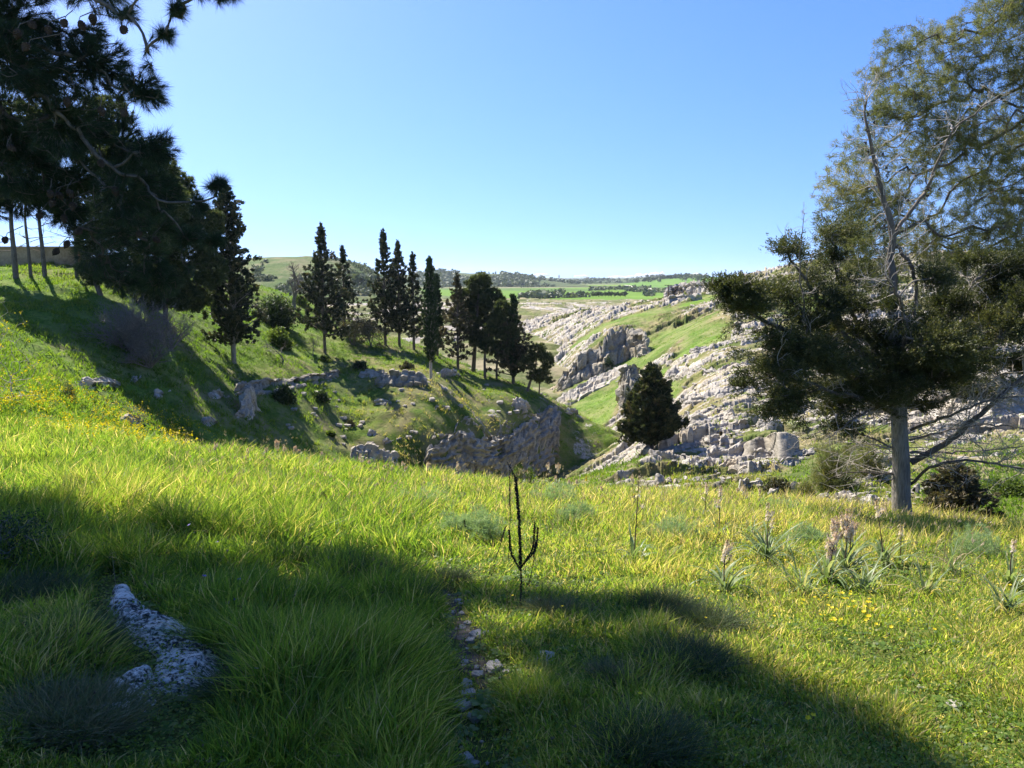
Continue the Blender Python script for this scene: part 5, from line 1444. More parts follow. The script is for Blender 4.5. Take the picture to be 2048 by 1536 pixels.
# ------------------------------------------------------------------ the near pine at the left, its boughs in the picture and its canopy overhead
pb = np.array([-6.4, 4.2, 0.0]); pb[2] = float(meadow_z(pb[0], pb[1]))
root = tag(empty('pine_tree', pb), 'near dark pine hanging its cone-laden boughs into the upper left corner', 'tree')
rng = np.random.default_rng(330)
g = Geo(); tpn = [[0, 0, -.4], [.1, .2, 2.5], [-.1, .6, 5], [.3, 1.2, 8], [.2, 1.6, 11.5]]
rough_trunk(g, tpn, .30, .10, seed=12, flute=.06); mk('trunk', g.mesh('trunk', M['bark'], True), root)
tp = spline(tpn, 40)
def W_at(px, row, Y): return P(px, row, Y) - pb
BG = [(40, 40, 75, 6.5), (150, 60, 55, 6.9), (100, 150, 80, 7.2), (200, 130, 60, 6.6), (30, 220, 85, 7.0), (140, 250, 80, 6.6), (240, 200, 55, 7.0), (290, 180, 42, 6.4), (310, 130, 26, 6.2), (250, 290, 70, 7.2), (315, 300, 44, 6.6),
      (60, 330, 80, 7.0), (160, 360, 75, 7.4), (260, 390, 70, 6.8), (320, 380, 46, 7.3), (20, 120, 80, 6.2), (330, 460, 46, 7.6), (240, 470, 60, 7.6), (150, 430, 50, 7.4), (380, 480, 34, 7.2), (425, 490, 28, 7.0), (400, 540, 24, 7.3),
      (400, 410, 20, 6.4), (430, 375, 16, 6.2), (445, 365, 12, 6.2), (330, 560, 40, 8.0), (-60, 60, 90, 6.5), (-60, 250, 100, 7), (-60, 400, 70, 7.4), (60, 400, 50, 7.5), (250, 30, 26, 6.0), (350, 20, 18, 5.6), (330, 70, 18, 5.7), (300, 90, 22, 5.9),
      (440, -6, 12, 5.6), (470, -10, 10, 5.6), (400, -30, 26, 5.6), (200, -60, 90, 6.4), (0, -80, 100, 6.4), (340, -60, 60, 6.0), (250, 560, 40, 8.2), (200, 510, 50, 8.0), (300, 520, 46, 7.8)]
lg = Geo(); c = Geo(); cen, dr, av, nod = [], [], [], []
for (px, row, rr, Y) in BG:
    e = np.array(W_at(px, row, Y)); s = Y / F
    n = int(rr * rr / 15 + 8)
    u = unit(rng.normal(0, 1, (n, 3))); pts = e + u * rr * s * (rng.uniform(.02, 1, n) ** .5)[:, None] * [1, 1.2, .9]
    kp = fbm(pts[:, 0] / .22, pts[:, 1] / .4, pts[:, 2] / .18, seed=88, o=3) > -.10; pts = pts[kp]; u = u[kp]; n = len(pts)
    if n < 3: continue
    nod.append(pts[::3])
    cen.append(pts); dr.append(unit(u * .9 + [.35, 0, -.1])); av.append(np.clip(rng.normal(.42, .10) + rng.normal(0, .14, n), 0, 1))
cen = np.concatenate(cen); dr = np.concatenate(dr); av = np.concatenate(av)
blades(c, rng, cen, dr, 46, .085, .0026, .55, .004, av, along=.05, lvar=.25)
mst_branches(lg, rng, np.concatenate(nod), tp[10:], 0.0025, 0.40, 0.05)
# twig core under each tuft
for q, d in zip(cen[::1], dr[::1]): tube(lg, np.array([q - d * .07, q, q + d * .01]), .003, .002, 3)
# ripe cones
cone = Geo()
u_, v_ = np.meshgrid(np.linspace(0, 2 * math.pi, 15)[:-1], np.linspace(0, 1, 12))
rr = np.sin(np.clip(v_ * 1.06, 0, 1) * math.pi) ** .7 * (1 - .35 * v_) * .030 * (1 + .16 * np.cos(u_ * 7 + (np.arange(12) % 2)[:, None] * math.pi))
i = np.arange(12 * 14).reshape(12, 14); j = np.roll(i, -1, 1)
cone.add(np.stack([rr * np.cos(u_), rr * np.sin(u_), -v_ * .085], -1), q=np.stack([i[:-1], j[:-1], j[1:], i[1:]], -1).reshape(-1, 4))
cone_me = cone.mesh('cone', mat_plain('pine cone', (0.055, 0.038, 0.026), .8, .2, .4), False)
CP_ = [(36, 68, 6.0), (58, 98, 6.0), (96, 62, 6.2), (130, 50, 6.2), (158, 52, 6.1), (184, 38, 6.0), (252, 66, 5.8), (135, 205, 6.3), (200, 225, 6.3), (228, 385, 6.6), (200, 330, 6.5), (112, 395, 6.7), (108, 410, 6.7), (145, 415, 6.7), (128, 440, 7),
       (82, 438, 6.8), (165, 470, 7), (138, 492, 7), (118, 508, 7), (305, 487, 7.2), (280, 475, 7.2), (12, 485, 7), (60, 55, 6.1), (100, 390, 6.6), (134, 390, 6.6), (250, 230, 6.3), (14, 300, 6.4)]
for px, row, Y in CP_:
    e = np.array(W_at(px, row - 12, Y - .1)); o = mk('cone', cone_me, root); o.location = tuple(e); o.rotation_euler = (rng.normal(0, .5), rng.normal(0, .5), rng.uniform(0, 6)); o.scale = (1.05,) * 3
    tube(lg, np.array([e + [rng.normal(0, .05), .12, .1], e + [0, .02, .03], e]), .004, .003, 4)
# canopy overhead and out of the frame: it throws the shade over the near meadow
SHADE = [(-260, 900), (-80, 905), (0, 930), (130, 935), (250, 975), (380, 1010), (500, 1035), (600, 1075), (680, 1100), (760, 1125), (880, 1150), (1000, 1180), (1120, 1170), (1250, 1200), (1400, 1225), (1500, 1290), (1600, 1370), (1700, 1440), (1790, 1536), (1850, 1600)]
def shade_top(px): return np.interp(px, [a for a, _ in SHADE], [b for _, b in SHADE])
ccen = []
k_ = 0
while len(ccen) < 4200 and k_ < 200000:
    k_ += 1
    y_ = rng.uniform(1.2, 19) ; x_ = rng.uniform(-.95, .62) * max(y_, 3.0)
    z_ = float(meadow_z(x_, y_)); qx, qr = to_px(x_, y_, z_)
    if rng.uniform() > (12.0 / (y_ + 6)) : continue
    top = shade_top(qx) + (-22 if qx < 700 else 0) + 45 * float(fbm(x_ / .8, y_ / .8, seed=402, o=3))
    if qr < top + 6: continue
    # light flecks: the gaps of the crown
    if fbm(x_ / .9, y_ / .9, seed=401, o=3) < -0.26 + (0.17 if qx > 860 else -0.08): continue
    if 880 < qx < 1010 and 1225 < qr < 1300 and rng.uniform() < .6: continue
    t = rng.uniform(9.0, 14.0) if y_ > 6 else rng.uniform(9.5, 13.5)
    ccen.append(np.array([x_, y_, z_]) + SUN * t)
ccen = np.array(ccen)
ex, er = to_px(ccen[:, 0], np.maximum(ccen[:, 1], .3), ccen[:, 2])
okk = (er < -230) | (ccen[:, 1] < .3) | (ex < -260)
print('canopy clumps', len(ccen), 'kept', okk.sum())
ccen = ccen[okk] - pb
blades(c, rng, ccen, [0, 0, .3], 110, .22, .020, 1.2, .17, None)
mst_branches(lg, rng, ccen[::4], tp[18:], 0.008, 0.40, 0.09)
mk('boughs', lg.mesh('boughs', M['bark'], True), root)
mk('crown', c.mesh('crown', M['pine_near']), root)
# ------------------------------------------------------------------ plants, stones and flowers of the meadow
def mpt(px, row, dz=0.0):
    p = hit(px, row, ('meadow',)); return p + [0, 0, dz]
def leafrib(g, rng, base, az, L, W, arch, a, n=9, fold=0.25):
    tilt = rng.uniform(.1, .75)
    """one strap leaf arching outwards from the base"""
    t = np.linspace(0, 1, n); hd = np.array([math.cos(az), math.sin(az), 0]); sd = np.array([-math.sin(az), math.cos(az), 0])
    th = math.pi / 2 - tilt - arch * t ** 1.3
    dx = np.cumsum(np.cos(th)) * L / n; dz = np.cumsum(np.sin(th)) * L / n
    c = base + hd * dx[:, None] + np.array([0, 0, 1.0]) * dz[:, None]
    w = (W * 0.5 * (1 - t ** 2.2) + 0.0008)[:, None]
    v = np.stack([c - sd * w + [0, 0, 1] * w * fold, c, c + sd * w + [0, 0, 1] * w * fold], 1).reshape(-1, 3)
    i = np.arange(n) * 3
    q = np.concatenate([np.stack([i[:-1], i[:-1] + 1, i[1:] + 1, i[1:]], -1), np.stack([i[:-1] + 1, i[:-1] + 2, i[1:] + 2, i[1:] + 1], -1)])
    g.add(v, q=q, a=a)
M['strap'] = mat_leaf('asphodel leaves', [(0.0, (0.10, 0.15, 0.06)), (0.5, (0.18, 0.24, 0.10)), (0.8, (0.27, 0.31, 0.15)), (1.0, (0.42, 0.33, 0.18))], 0.4, 1.6, 0.4)
M['stem'] = mat_plain('dark reddish flower stem', (0.085, 0.055, 0.035), 0.7, 0.3, 0.25)
M['asph'] = mat_leaf('asphodel petals', [(0.0, (0.42, 0.25, 0.21)), (0.35, (0.70, 0.54, 0.50)), (1.0, (0.88, 0.80, 0.78))], 0.45, 1.15)
def flower_spike(fl, rng, p0, p1, n, sz):
    for i in range(n):
        t = rng.uniform(0, 1); c = p0 * (1 - t) + p1 * t; a = rng.uniform(0, 6.28)
        c = c + np.array([math.cos(a), math.sin(a), 0]) * sz * 0.7; ax = unit(np.array([math.cos(a), math.sin(a), 0.5]))
        s_ = sz * (1.15 - .7 * t)
        u = unit(np.cross(ax, [0, 0, 1.0])); w = np.cross(ax, u)
        col = np.clip(0.9 - 0.8 * t + rng.normal(0, .15), 0, 1)
        for k in range(5):
            th = k * 1.2566 + a; dd = u * math.cos(th) + w * math.sin(th); ee = -u * math.sin(th) + w * math.cos(th)
            fl.add([c, c + dd * s_ * .5 + ee * s_ * .2 + ax * s_ * .25, c + dd * s_ + ax * s_ * .3, c + dd * s_ * .5 - ee * s_ * .2 + ax * s_ * .25], q=[(0, 1, 2, 3)], a=col)
def asphodel(px, row, top, seed, label, leaves=26, Ll=0.42, branches=3, group=None, lean=0.0, dens=1.0, stems=1):
    rng = np.random.default_rng(seed); b = mpt(px, row, -0.02); s = b[1] / F
    H = (row - top) * s
    rt = tag(empty('asphodel', b), label, 'flower', group)
    if leaves:
        g = Geo()
        for i in range(leaves):
            leafrib(g, rng, np.array([rng.normal(0, .02), rng.normal(0, .02), 0]), rng.uniform(0, 6.28), 1.15 * Ll * rng.uniform(.6, 1.2), rng.uniform(.018, .036), rng.uniform(.7, 2.2), float(np.clip(rng.normal(.5, .2), 0, 1)))
        mk('leaves', g.mesh('leaves', M['strap']), rt)
    g = Geo(); fl = Geo()
    for q_ in range(stems):
        o_ = np.array([rng.normal(0, .05), rng.normal(0, .05), 0]) * (stems > 1)
        hh = H * (1 if q_ == 0 else rng.uniform(.75, .95))
        tip = o_ + np.array([lean * hh + rng.normal(0, .02), rng.normal(0, .03), hh])
        st = spline([o_, o_ * .5 + tip * .5 + rng.normal(0, .012, 3), tip], 12); tube(g, st, .008, .0035, 5)
        flower_spike(fl, rng, st[8], st[-1], int(40 * dens), .023)
        for k in range(branches):
            k0 = rng.integers(6, 9); a = rng.uniform(0, 6.28)
            bb = spline([st[k0], st[k0] + np.array([math.cos(a) * .06, math.sin(a) * .06, .08]) * hh, st[k0] + np.array([math.cos(a) * .10, math.sin(a) * .10, .22]) * hh], 7)
            tube(g, bb, .004, .002, 4); flower_spike(fl, rng, bb[2], bb[-1], int(22 * dens), .020)
    mk('stem', g.mesh('stem', M['stem'], True), rt); mk('flowers', fl.mesh('flowers', M['asph']), rt)
GA = 'asphodels flowering along the meadow edge'
asphodel(1450, 1190, 1060, 401, 'asphodel with a fan of broad dark leaves and clustered buds at the shade edge', 24, .40, 4)
asphodel(1268, 1125, 930, 402, 'tall thin asphodel stem above grey-green arching leaves, centre right', 22, .42, 1, dens=.5)
asphodel(1437, 1075, 960, 403, 'tall asphodel stem standing left of the pink-flowered clump', 18, .36, 3)
asphodel(1408, 1052, 955, 404, 'slender asphodel just left of the taller one, before the pale ledges', 10, .3, 2)
asphodel(1532, 1125, 990, 405, 'asphodel rising from a big sheaf of strap leaves, middle right', 44, .55, 2)
asphodel(1690, 1150, 1005, 406, 'full pink-white flowering asphodel in the large leaf clump near the tree', 46, .5, 7, dens=1.6, stems=3)
asphodel(1655, 1165, 1045, 407, 'shorter pink asphodel at the left side of the large leaf clump', 30, .42, 4, dens=1.2, stems=2)
asphodel(1768, 1130, 985, 408, 'asphodel with a leaning reddish stem, left of the tree trunk base', 26, .42, 2, lean=-.18)
asphodel(1799, 1128, 1038, 409, 'thin asphodel with few buds just below the tree trunk', 4, .3, 1, dens=.5)
asphodel(2022, 1175, 1060, 410, 'thin asphodel at the far right edge in front of the tree shadow', 16, .4, 1, dens=.5)
asphodel(1115, 962, 905, 411, 'tallest pale asphodel on the meadow edge above the gully', 12, .3, 5, dens=1.5)
asphodel(1098, 966, 912, 412, 'asphodel close left of the tallest one on the meadow edge', 8, .3, 3)
asphodel(1040, 968, 934, 413, 'short asphodel beside the leafy sprig behind the dark stalk', 8, .3, 2)
asphodel(555, 918, 872, 414, 'largest pinkish asphodel plume on the left meadow edge', 10, .3, 8, dens=2.2)
asphodel(600, 925, 888, 415, 'broad pinkish asphodel plume right of the largest one on the edge', 10, .3, 7, dens=2.0, stems=3)
asphodel(643, 930, 900, 416, 'small asphodel plume ending the pinkish row on the left edge', 8, .3, 4)
asphodel(530, 915, 888, 417, 'small asphodel just left of the largest pinkish plume', 8, .3, 4)
rng = np.random.default_rng(430)
for i in range(26):
    px = rng.uniform(390, 1560); row = np.interp(px, [390, 700, 1000, 1300, 1560], [905, 938, 965, 985, 1000]) + rng.uniform(0, 14)
    asphodel(px, row, row - rng.uniform(18, 48), 440 + i, 'faint pinkish asphodel among the grass tips along the meadow edge', 6, .25, 3, GA, dens=1.0)
for i, (px, row, n, L, lab) in enumerate(((1600, 1190, 34, .5, 'flowerless sheaf of pale strap leaves left of the yellow flowers'), (1730, 1185, 30, .48, 'sheaf of strap leaves with dry tips above the yellow flowers'),
                           (1900, 1150, 26, .42, 'loose strap-leaf sheaf in the right-hand grass'), (2010, 1230, 34, .42, 'pale bent strap leaves at the right edge'), (1850, 1190, 20, .4, 'thin strap-leaf sheaf between the right-hand ones'),
                           (1500, 1080, 30, .45, 'strap-leaf sheaf near the middle right before the ledges'), (1570, 1110, 26, .4, 'strap-leaf sheaf beside the big asphodel sheaf'))):
    b = mpt(px, row); r2 = np.random.default_rng(470 + i); g = Geo()
    for k in range(n): leafrib(g, r2, np.array([r2.normal(0, .04), r2.normal(0, .04), 0]), r2.uniform(0, 6.28), L * r2.uniform(.5, 1.2), r2.uniform(.01, .022), r2.uniform(.5, 2.1), float(np.clip(r2.normal(.6, .25), 0, 1)))
    o = mk('leaf_sheaf', g.mesh('leaf_sheaf', M['strap'])); o.location = tuple(b); tag(o, lab, 'plant')

# ---- the dead mullein in the middle
M['mullein'] = mat_plain('blackened dry stalk', (0.055, 0.040, 0.028), 0.9, 0.15, 0.5)
def spiky(g, rng, pts, r0, r1, n, knob=0.012):
    pts = spline(pts, 30); tube(g, pts, r0 * .6, r1 * .6, 6)
    k = rng.uniform(0, 29, n); i = np.minimum(k.astype(int), 28); f = (k - i)[:, None]
    c = pts[i] * (1 - f) + pts[i + 1] * f; r = (r0 + (r1 - r0) * k / 29)
    a = rng.uniform(0, 6.28, n); o = np.stack([np.cos(a), np.sin(a), rng.uniform(-.2, .5, n)], -1)
    sprays(g, rng, c + o * r[:, None] * .9, o + [0, 0, .5], 3, knob, knob * .8, .5, .002)
b = mpt(1040, 1222, -.02); s = b[1] / F
rt = tag(empty('dead_mullein', b), 'tall blackened dead mullein like a candlestick in the centre of the meadow', 'plant')
rng = np.random.default_rng(480)
def o2(px, row, dY=0.0): return P(px, row, b[1] + dY) - b
g = Geo(); spiky(g, rng, [o2(1040, 1228), o2(1042, 1165), o2(1041, 1130)], .007, .008, 140, .010); spiky(g, rng, [o2(1041, 1130), o2(1038, 1040), o2(1031, 955)], .012, .010, 620, .011)
spiky(g, rng, [o2(1031, 955), o2(1022, 938), o2(1014, 925)], .007, .003, 40, .008); mk('stalk', g.mesh('stalk', M['mullein']), rt)
for pts, n in (([(1041, 1140), (1024, 1110), (1018, 1060)], 260), ([(1042, 1135), (1062, 1105), (1070, 1045)], 260), ([(1043, 1132), (1070, 1100), (1076, 1055)], 200)):
    g = Geo(); spiky(g, rng, [o2(*p, .03 * i) for i, p in enumerate(pts)], .009, .006, n, .010); mk('side_spike', g.mesh('side_spike', M['mullein']), rt)
for px0, r0, px1, r1, nm in ((1017, 1120, 1020, 940, 'thin dead stalk close left of the black mullein'), (985, 1130, 1012, 1052, 'leaning dead spike left of the black mullein'),
                             (1058, 1165, 1072, 1080, 'thin dead stalk close right of the black mullein'), (932, 1075, 929, 1040, 'short dead spike in the grass further left of the mullein'),
                             (667, 1005, 644, 985, 'little dead spike in the sunlit grass towards the left')):
    b5 = mpt(px0, r0); g = Geo(); t5 = P(px1, r1, b5[1]) - b5
    tube(g, spline([[0, 0, -.02], t5 * .5 + [.01, 0, 0], t5], 10), .004, .003, 4); spiky(g, rng, [t5 * .6, t5 * .8, t5], .006, .006, 90, .009)
    o = mk('dead_stalk', g.mesh('dead_stalk', M['mullein'])); o.location = tuple(b5); tag(o, nm, 'plant')

# ---- grass tussocks, fennel clumps, spiny shrubs
M['tuss'] = mat_leaf('wiry tussock blades', [(0.0, (0.035, 0.055, 0.025)), (0.5, (0.075, 0.105, 0.045)), (0.8, (0.13, 0.15, 0.06)), (1.0, (0.26, 0.21, 0.12))], 0.35, 1.5)
for i, (px, row, r, L, n, lab) in enumerate(((735, 1165, 62, .30, 2600, 'broad dark feathery tussock at the shadow edge, left of the path'), (815, 1205, 50, .26, 2000, 'dark tussock just right of the broad feathery one'),
        (905, 1165, 32, .20, 1200, 'small wiry tussock at the far end of the path'), (1330, 1225, 60, .26, 2600, 'dark wiry tussock at the shadow edge right of the mullein'), (1420, 1262, 60, .26, 2600, 'drooping wiry tussock below the asphodel with broad leaves'),
        (1380, 1340, 80, .26, 2800, 'wide shaded tussock in the lower right shade'), (1290, 1500, 110, .22, 3200, 'big flattened tussock at the bottom right of the path'), (700, 1310, 60, .24, 2200, 'dark leafy clump in the shade left of the path'),
        (780, 1350, 70, .24, 2200, 'low tussock spilling toward the stony path'), (1110, 1230, 60, .20, 1800, 'yellowish dry tussock right below the mullein'), (1060, 1400, 60, .22, 1800, 'light green tussock right of the path stones'),
        (120, 1300, 130, .26, 4200, 'large matted tussock above the white ledge on the left'), (150, 1450, 150, .24, 4200, 'matted dry tussock in the bottom left corner'), (60, 1200, 110, .26, 3000, 'dark wiry tussock at the left edge'),
        (1225, 1370, 40, .2, 1400, 'dry tussock of straw-coloured blades in the lower right shade'), (430, 1290, 60, .34, 1800, 'tall leafy grass clump right of the white ledge'), (520, 1400, 90, .34, 2400, 'tall dark grass clump at the bottom left of the path'))):
    b = mpt(px, row); s = b[1] / F; r2 = np.random.default_rng(500 + i); g = Geo()
    R_ = r * s; th = r2.uniform(0, 6.28, n); rr = R_ * .75 * r2.uniform(0, 1, n) ** .5
    bx = b[0] + rr * np.cos(th); by = b[1] + rr * np.sin(th) * .8; bz = meadow_z(bx, by)
    bs = np.stack([bx - b[0], by - b[1], bz - b[2] - .01], -1)
    d = np.stack([np.cos(th) * rr / R_ * 1.1, np.sin(th) * rr / R_ * 1.1, np.ones(n)], -1) + r2.normal(0, .3, (n, 3))
    dryc = .35 if lab.startswith(('yellow', 'dry', 'matted')) else 0
    ribbons(g, r2, bs, d, L * r2.uniform(.5, 1.2, n), r2.uniform(.002, .0045, n), r2.uniform(.2, .9, n), np.clip(r2.normal(.4 + dryc, .2, n), 0, 1), 3)
    o = mk('grass_tussock', g.mesh('grass_tussock', M['grass'] if 'green' in lab or 'leafy' in lab else M['tuss'])); o.location = tuple(b); tag(o, lab, 'grass tuft')
M['fennel'] = mat_leaf('blue green feathery leaves', [(0.0, (0.12, 0.19, 0.10)), (0.5, (0.20, 0.29, 0.16)), (1.0, (0.32, 0.38, 0.22))], 0.5, 1.5)
for i, (px, row, r, lab) in enumerate(((835, 1012, 40, 'feathery blue-green clump in the sun, left of the mullein top'), (920, 1070, 30, 'feathery blue-green clump left of the mullein'), (965, 1075, 30, 'feathery clump between the mullein and its left neighbour'),
        (1110, 1005, 34, 'feathery blue-green clump on the sunny rise behind the mullein'), (1150, 1045, 30, 'small feathery clump right of the mullein'), (1350, 1078, 44, 'wide feathery clump left of the asphodels'), (1380, 1040, 40, 'feathery clump at the far edge left of the pale ledges'),
        (1560, 1030, 40, 'lush feathery green clump at the edge below the ledges'), (1960, 1110, 40, 'feathery clump in the grass below the tree shadow'), (1620, 1090, 36, 'feathery clump among the strap leaves'))):
    b = mpt(px, row); s = b[1] / F; r2 = np.random.default_rng(530 + i); n = 420; g = Geo()
    u = unit(r2.normal(0, 1, (n, 3))); u[:, 2] = np.abs(u[:, 2]); pts = u * np.array([r * s * 1.5, r * s * 1.5, .30]) * r2.uniform(.1, 1, (n, 1)) ** .7 * (1 + .6 * fbm(u[:, 0] * 2, u[:, 1] * 2, seed=i, o=2))[:, None]
    blades(g, r2, pts, u * .6 + [0, 0, .5], 16, .055, .0045, .8, .015, np.clip(r2.normal(.5, .2, n), 0, 1))
    for q in pts[::8]: tube(g, spline([[0, 0, 0], q * [.4, .4, .6], q], 5), .004, .0015, 3)
    o = mk('fennel_clump', g.mesh('fennel_clump', M['fennel'])); o.location = tuple(b); tag(o, lab, 'plant')

# ---- broom with yellow flowers at the left edge, flowering branches further back
M['yellow'] = mat_leaf('yellow petals', [(0.0, (0.55, 0.40, 0.01)), (1.0, (0.85, 0.68, 0.02))], 0.35, 1.1)
def broom(b, rx, rz, seed, lab, nf, fs, bare=False, name='broom_bush'):
    r2 = np.random.default_rng(seed); rt = tag(empty(name, b), lab, 'shrub'); n = 260
    u = unit(r2.normal(0, 1, (n, 3))); u[:, 2] = np.abs(u[:, 2]); pts = u * np.array([rx, rx, rz]) * r2.uniform(.15, 1, (n, 1)) ** .5
    g = Geo(); mst_branches(g, r2, pts, np.array([[0, 0, 0], [0, 0, .08]]), .0016 if rx < .5 else .003, .42, .03, .14)
    mk('stems', g.mesh('stems', M['dead'] if bare else M['dead_dark'], True), rt)
    c = Geo(); sprays(c, r2, pts[::3] if bare else pts, u[::3] if bare else u, 7 if bare else 16, .03 if rx < .5 else .05, .012 if rx < .5 else .02, .9, .04); mk('foliage', c.mesh('foliage', M['shrub'] if bare else M['darkshrub']), rt)
    f = Geo(); k = r2.choice(n, nf); flower_spike_pts = pts[k] + u[k] * .02
    sprays(f, r2, flower_spike_pts, [0, 0, 1.], 7, fs, fs * .7, 1.2, fs * .8); mk('flowers', f.mesh('flowers', M['yellow']), rt)
broom(mpt(20, 1130), .42, .42, 560, 'low broom with scattered yellow flowers in the shade at the left edge', 34, .014)
b = hit(-25, 800, ('meadow', 'spur')); broom(b, 105 * b[1] / F, 230 * b[1] / F, 561, 'pale twiggy bush with yellow blossom entering at the left edge', 60, .06, True)
b = hit(138, 800, ('spur',)); broom(b, 14 * b[1] / F, 34 * b[1] / F, 562, 'small light bush with yellow heads at the shade edge of the bank', 14, .07)
for px, row, top, sd, lab in ((1060, 968, 918, 563, 'leafy green sapling tip showing behind the meadow edge'), (1035, 968, 900, 564, 'bright leafy sprig behind the top of the mullein'), (478, 912, 880, 565, 'green thistle-like sprig on the left meadow edge')):
    b = mpt(px, row); bush(b, 12 * b[1] / F, (row - top) * b[1] / F, sd, M['shrub'], name='sapling', cat='plant', label=lab, n=40, leaf=(.05, .02), nleaf=14)

# ---- yellow flowers: near ones one by one, the distant mustard drift as a mass
def fl_mesh(r2, h):
    g = Geo(); tube(g, np.array([[0, 0, -.01], [.004, 0, h * .5], [0, 0, h]]), .0012, .001, 3)
    st = g.mesh('stem', M['grass'])
    g = Geo()
    for k in range(5):
        a = k * 1.2566; d = np.array([math.cos(a), math.sin(a), 0]); e = np.array([-d[1], d[0], 0]); c = np.array([0, 0, h]); s_ = .014
        g.add([c, c + d * s_ * .6 + e * s_ * .5 + [0, 0, .003], c + d * s_ * 1.1 + [0, 0, .006], c + d * s_ * .6 - e * s_ * .5 + [0, 0, .003]], q=[(0, 1, 2, 3)], a=r2.uniform(.3, 1))
    for k in range(6):
        a = k * 1.047; c = np.array([math.cos(a) * .003, math.sin(a) * .003, h + .003]); g.add([c, c + [.002, 0, .002], c + [0, .002, .004]], t=[(0, 1, 2)], a=0.)
    return st, g.mesh('petals', M['yellow'])
r2 = np.random.default_rng(600); FM = [fl_mesh(r2, h) for h in (.08, .12, .16, .2, .25)]
def flower(px, row, lab, group, up=0, sc_=1.0, mats=None):
    p = mpt(px, row); st, pe = (mats or FM)[r2.integers(5)]
    rt = empty('yellow_flower' if mats is None else 'purple_flower', p, r2.uniform(0, 6.28), sc_); rt.rotation_euler = (r2.normal(0, .2) - .15, r2.normal(0, .2), r2.uniform(0, 6))
    tag(rt, lab, 'flower', group); mk('stem', st, rt); mk('petals', pe, rt)
G1 = 'yellow buttercups in the cluster on the sunlit right'
for i in range(46):
    q = [(1640, 1240, 30, 10), (1690, 1215, 14, 6), (1738, 1218, 10, 6), (1735, 1245, 14, 10), (1675, 1240, 22, 10), (1700, 1250, 40, 12)][r2.integers(6)]
    flower(q[0] + r2.normal(0, q[2] * .6), q[1] + r2.normal(0, q[3] * .6) + 16, 'small yellow buttercup in the cluster on the sunlit right', G1)
for px, row in ((1790, 1470), (1778, 1472), (1615, 1460), (1618, 1472), (1450, 1415), (1277, 1415), (592, 1355), (620, 1370), (765, 1525), (735, 1520), (702, 1512), (1545, 1240), (1855, 1200), (2022, 1180), (2022, 1172), (1332, 1085), (1160, 1158), (1490, 1160), (1478, 1156),
                (703, 1094), (705, 1090), (60, 1078), (98, 1107), (80, 1110), (42, 995), (140, 1142), (1235, 1130), (1130, 1140), (1300, 1130), (1400, 1130), (1790, 1270), (1860, 1275), (1350, 1060), (980, 1105), (905, 1080), (1170, 1100), (1080, 1100), (1620, 1180), (1560, 1150), (870, 1130), (850, 1105)):
    flower(px, row + 12, 'lone small yellow flower standing in the meadow grass', 'scattered yellow flowers in the meadow')
for i in range(110):
    px = r2.uniform(1000, 2040); row = r2.uniform(1040, 1300)
    flower(px, row, 'lone small yellow flower standing in the meadow grass', 'scattered yellow flowers in the meadow', sc_=.7)
M['purple'] = mat_leaf('violet petals', [(0.0, (0.10, 0.06, 0.35)), (1.0, (0.35, 0.28, 0.62))], 0.3, 1.0)
PM = []
for st, pe in FM:
    p2 = pe.copy(); p2.materials.clear(); p2.materials.append(M['purple']); PM.append((st, p2))
for px, row, lab in ((395, 1192, 'deep violet flower left of the two pale ones in the shade'), (482, 1197, 'upper pale violet flower in the shaded grass'), (475, 1227, 'lower pale violet flower in the shaded grass'), (412, 1090, 'pale violet flower high in the shaded grass'),
                     (437, 1102, 'violet flower right of the highest one'), (443, 1135, 'small white-violet flower below the high pair'), (495, 1402, 'violet flower low in the dark grass near the bottom')):
    flower(px, row + 14, lab, None, sc_=1.3, mats=PM)
# bright asphodeline on the edge and the mustard drift
g = Geo(); r3 = np.random.default_rng(610); cen = []
while len(cen) < 620:
    px = r3.uniform(-60, 430); row = r3.uniform(735, 905)
    c0 = 760 + px * .28
    if abs(row - c0 - 35) > 34 + 20 * r3.normal(): continue
    if fbm(px / 45, row / 16, seed=611, o=2) < -.05: continue
    h_ = hit_(px, row, ('meadow', 'spur'))
    if h_ is None or h_[1] > 34: continue
    cen.append(h_ + [0, 0, r3.uniform(.15, .45)])
sprays(g, r3, np.array(cen), [0, 0, 1.], 6, .05, .04, 1.2, .05)
tag(mk('mustard_flowers', g.mesh('mustard_flowers', M['yellow'])), 'drift of yellow mustard flowers along the foot of the left bank', 'flowers', kind='stuff')
for px, row, top, lab in ((1172, 965, 936, 'yellow flower spike on the meadow edge right of the pale asphodels'), (1268, 1010, 985, 'yellow flower head by the tall thin asphodel')):
    b = mpt(px, row); g = Geo(); H = (row - top) * b[1] / F; tube(g, np.array([[0, 0, 0], [0, 0, H * .6], [0, 0, H]]), .005, .003, 4); g2 = Geo(); flower_spike(g2, r3, np.array([0, 0, H * .55]), np.array([0, 0, H]), 40, .022)
    rt = tag(empty('yellow_spike', b), lab, 'flower'); mk('stem', g.mesh('stem', M['grass']), rt); mk('flowers', g2.mesh('flowers', M['yellow']), rt)

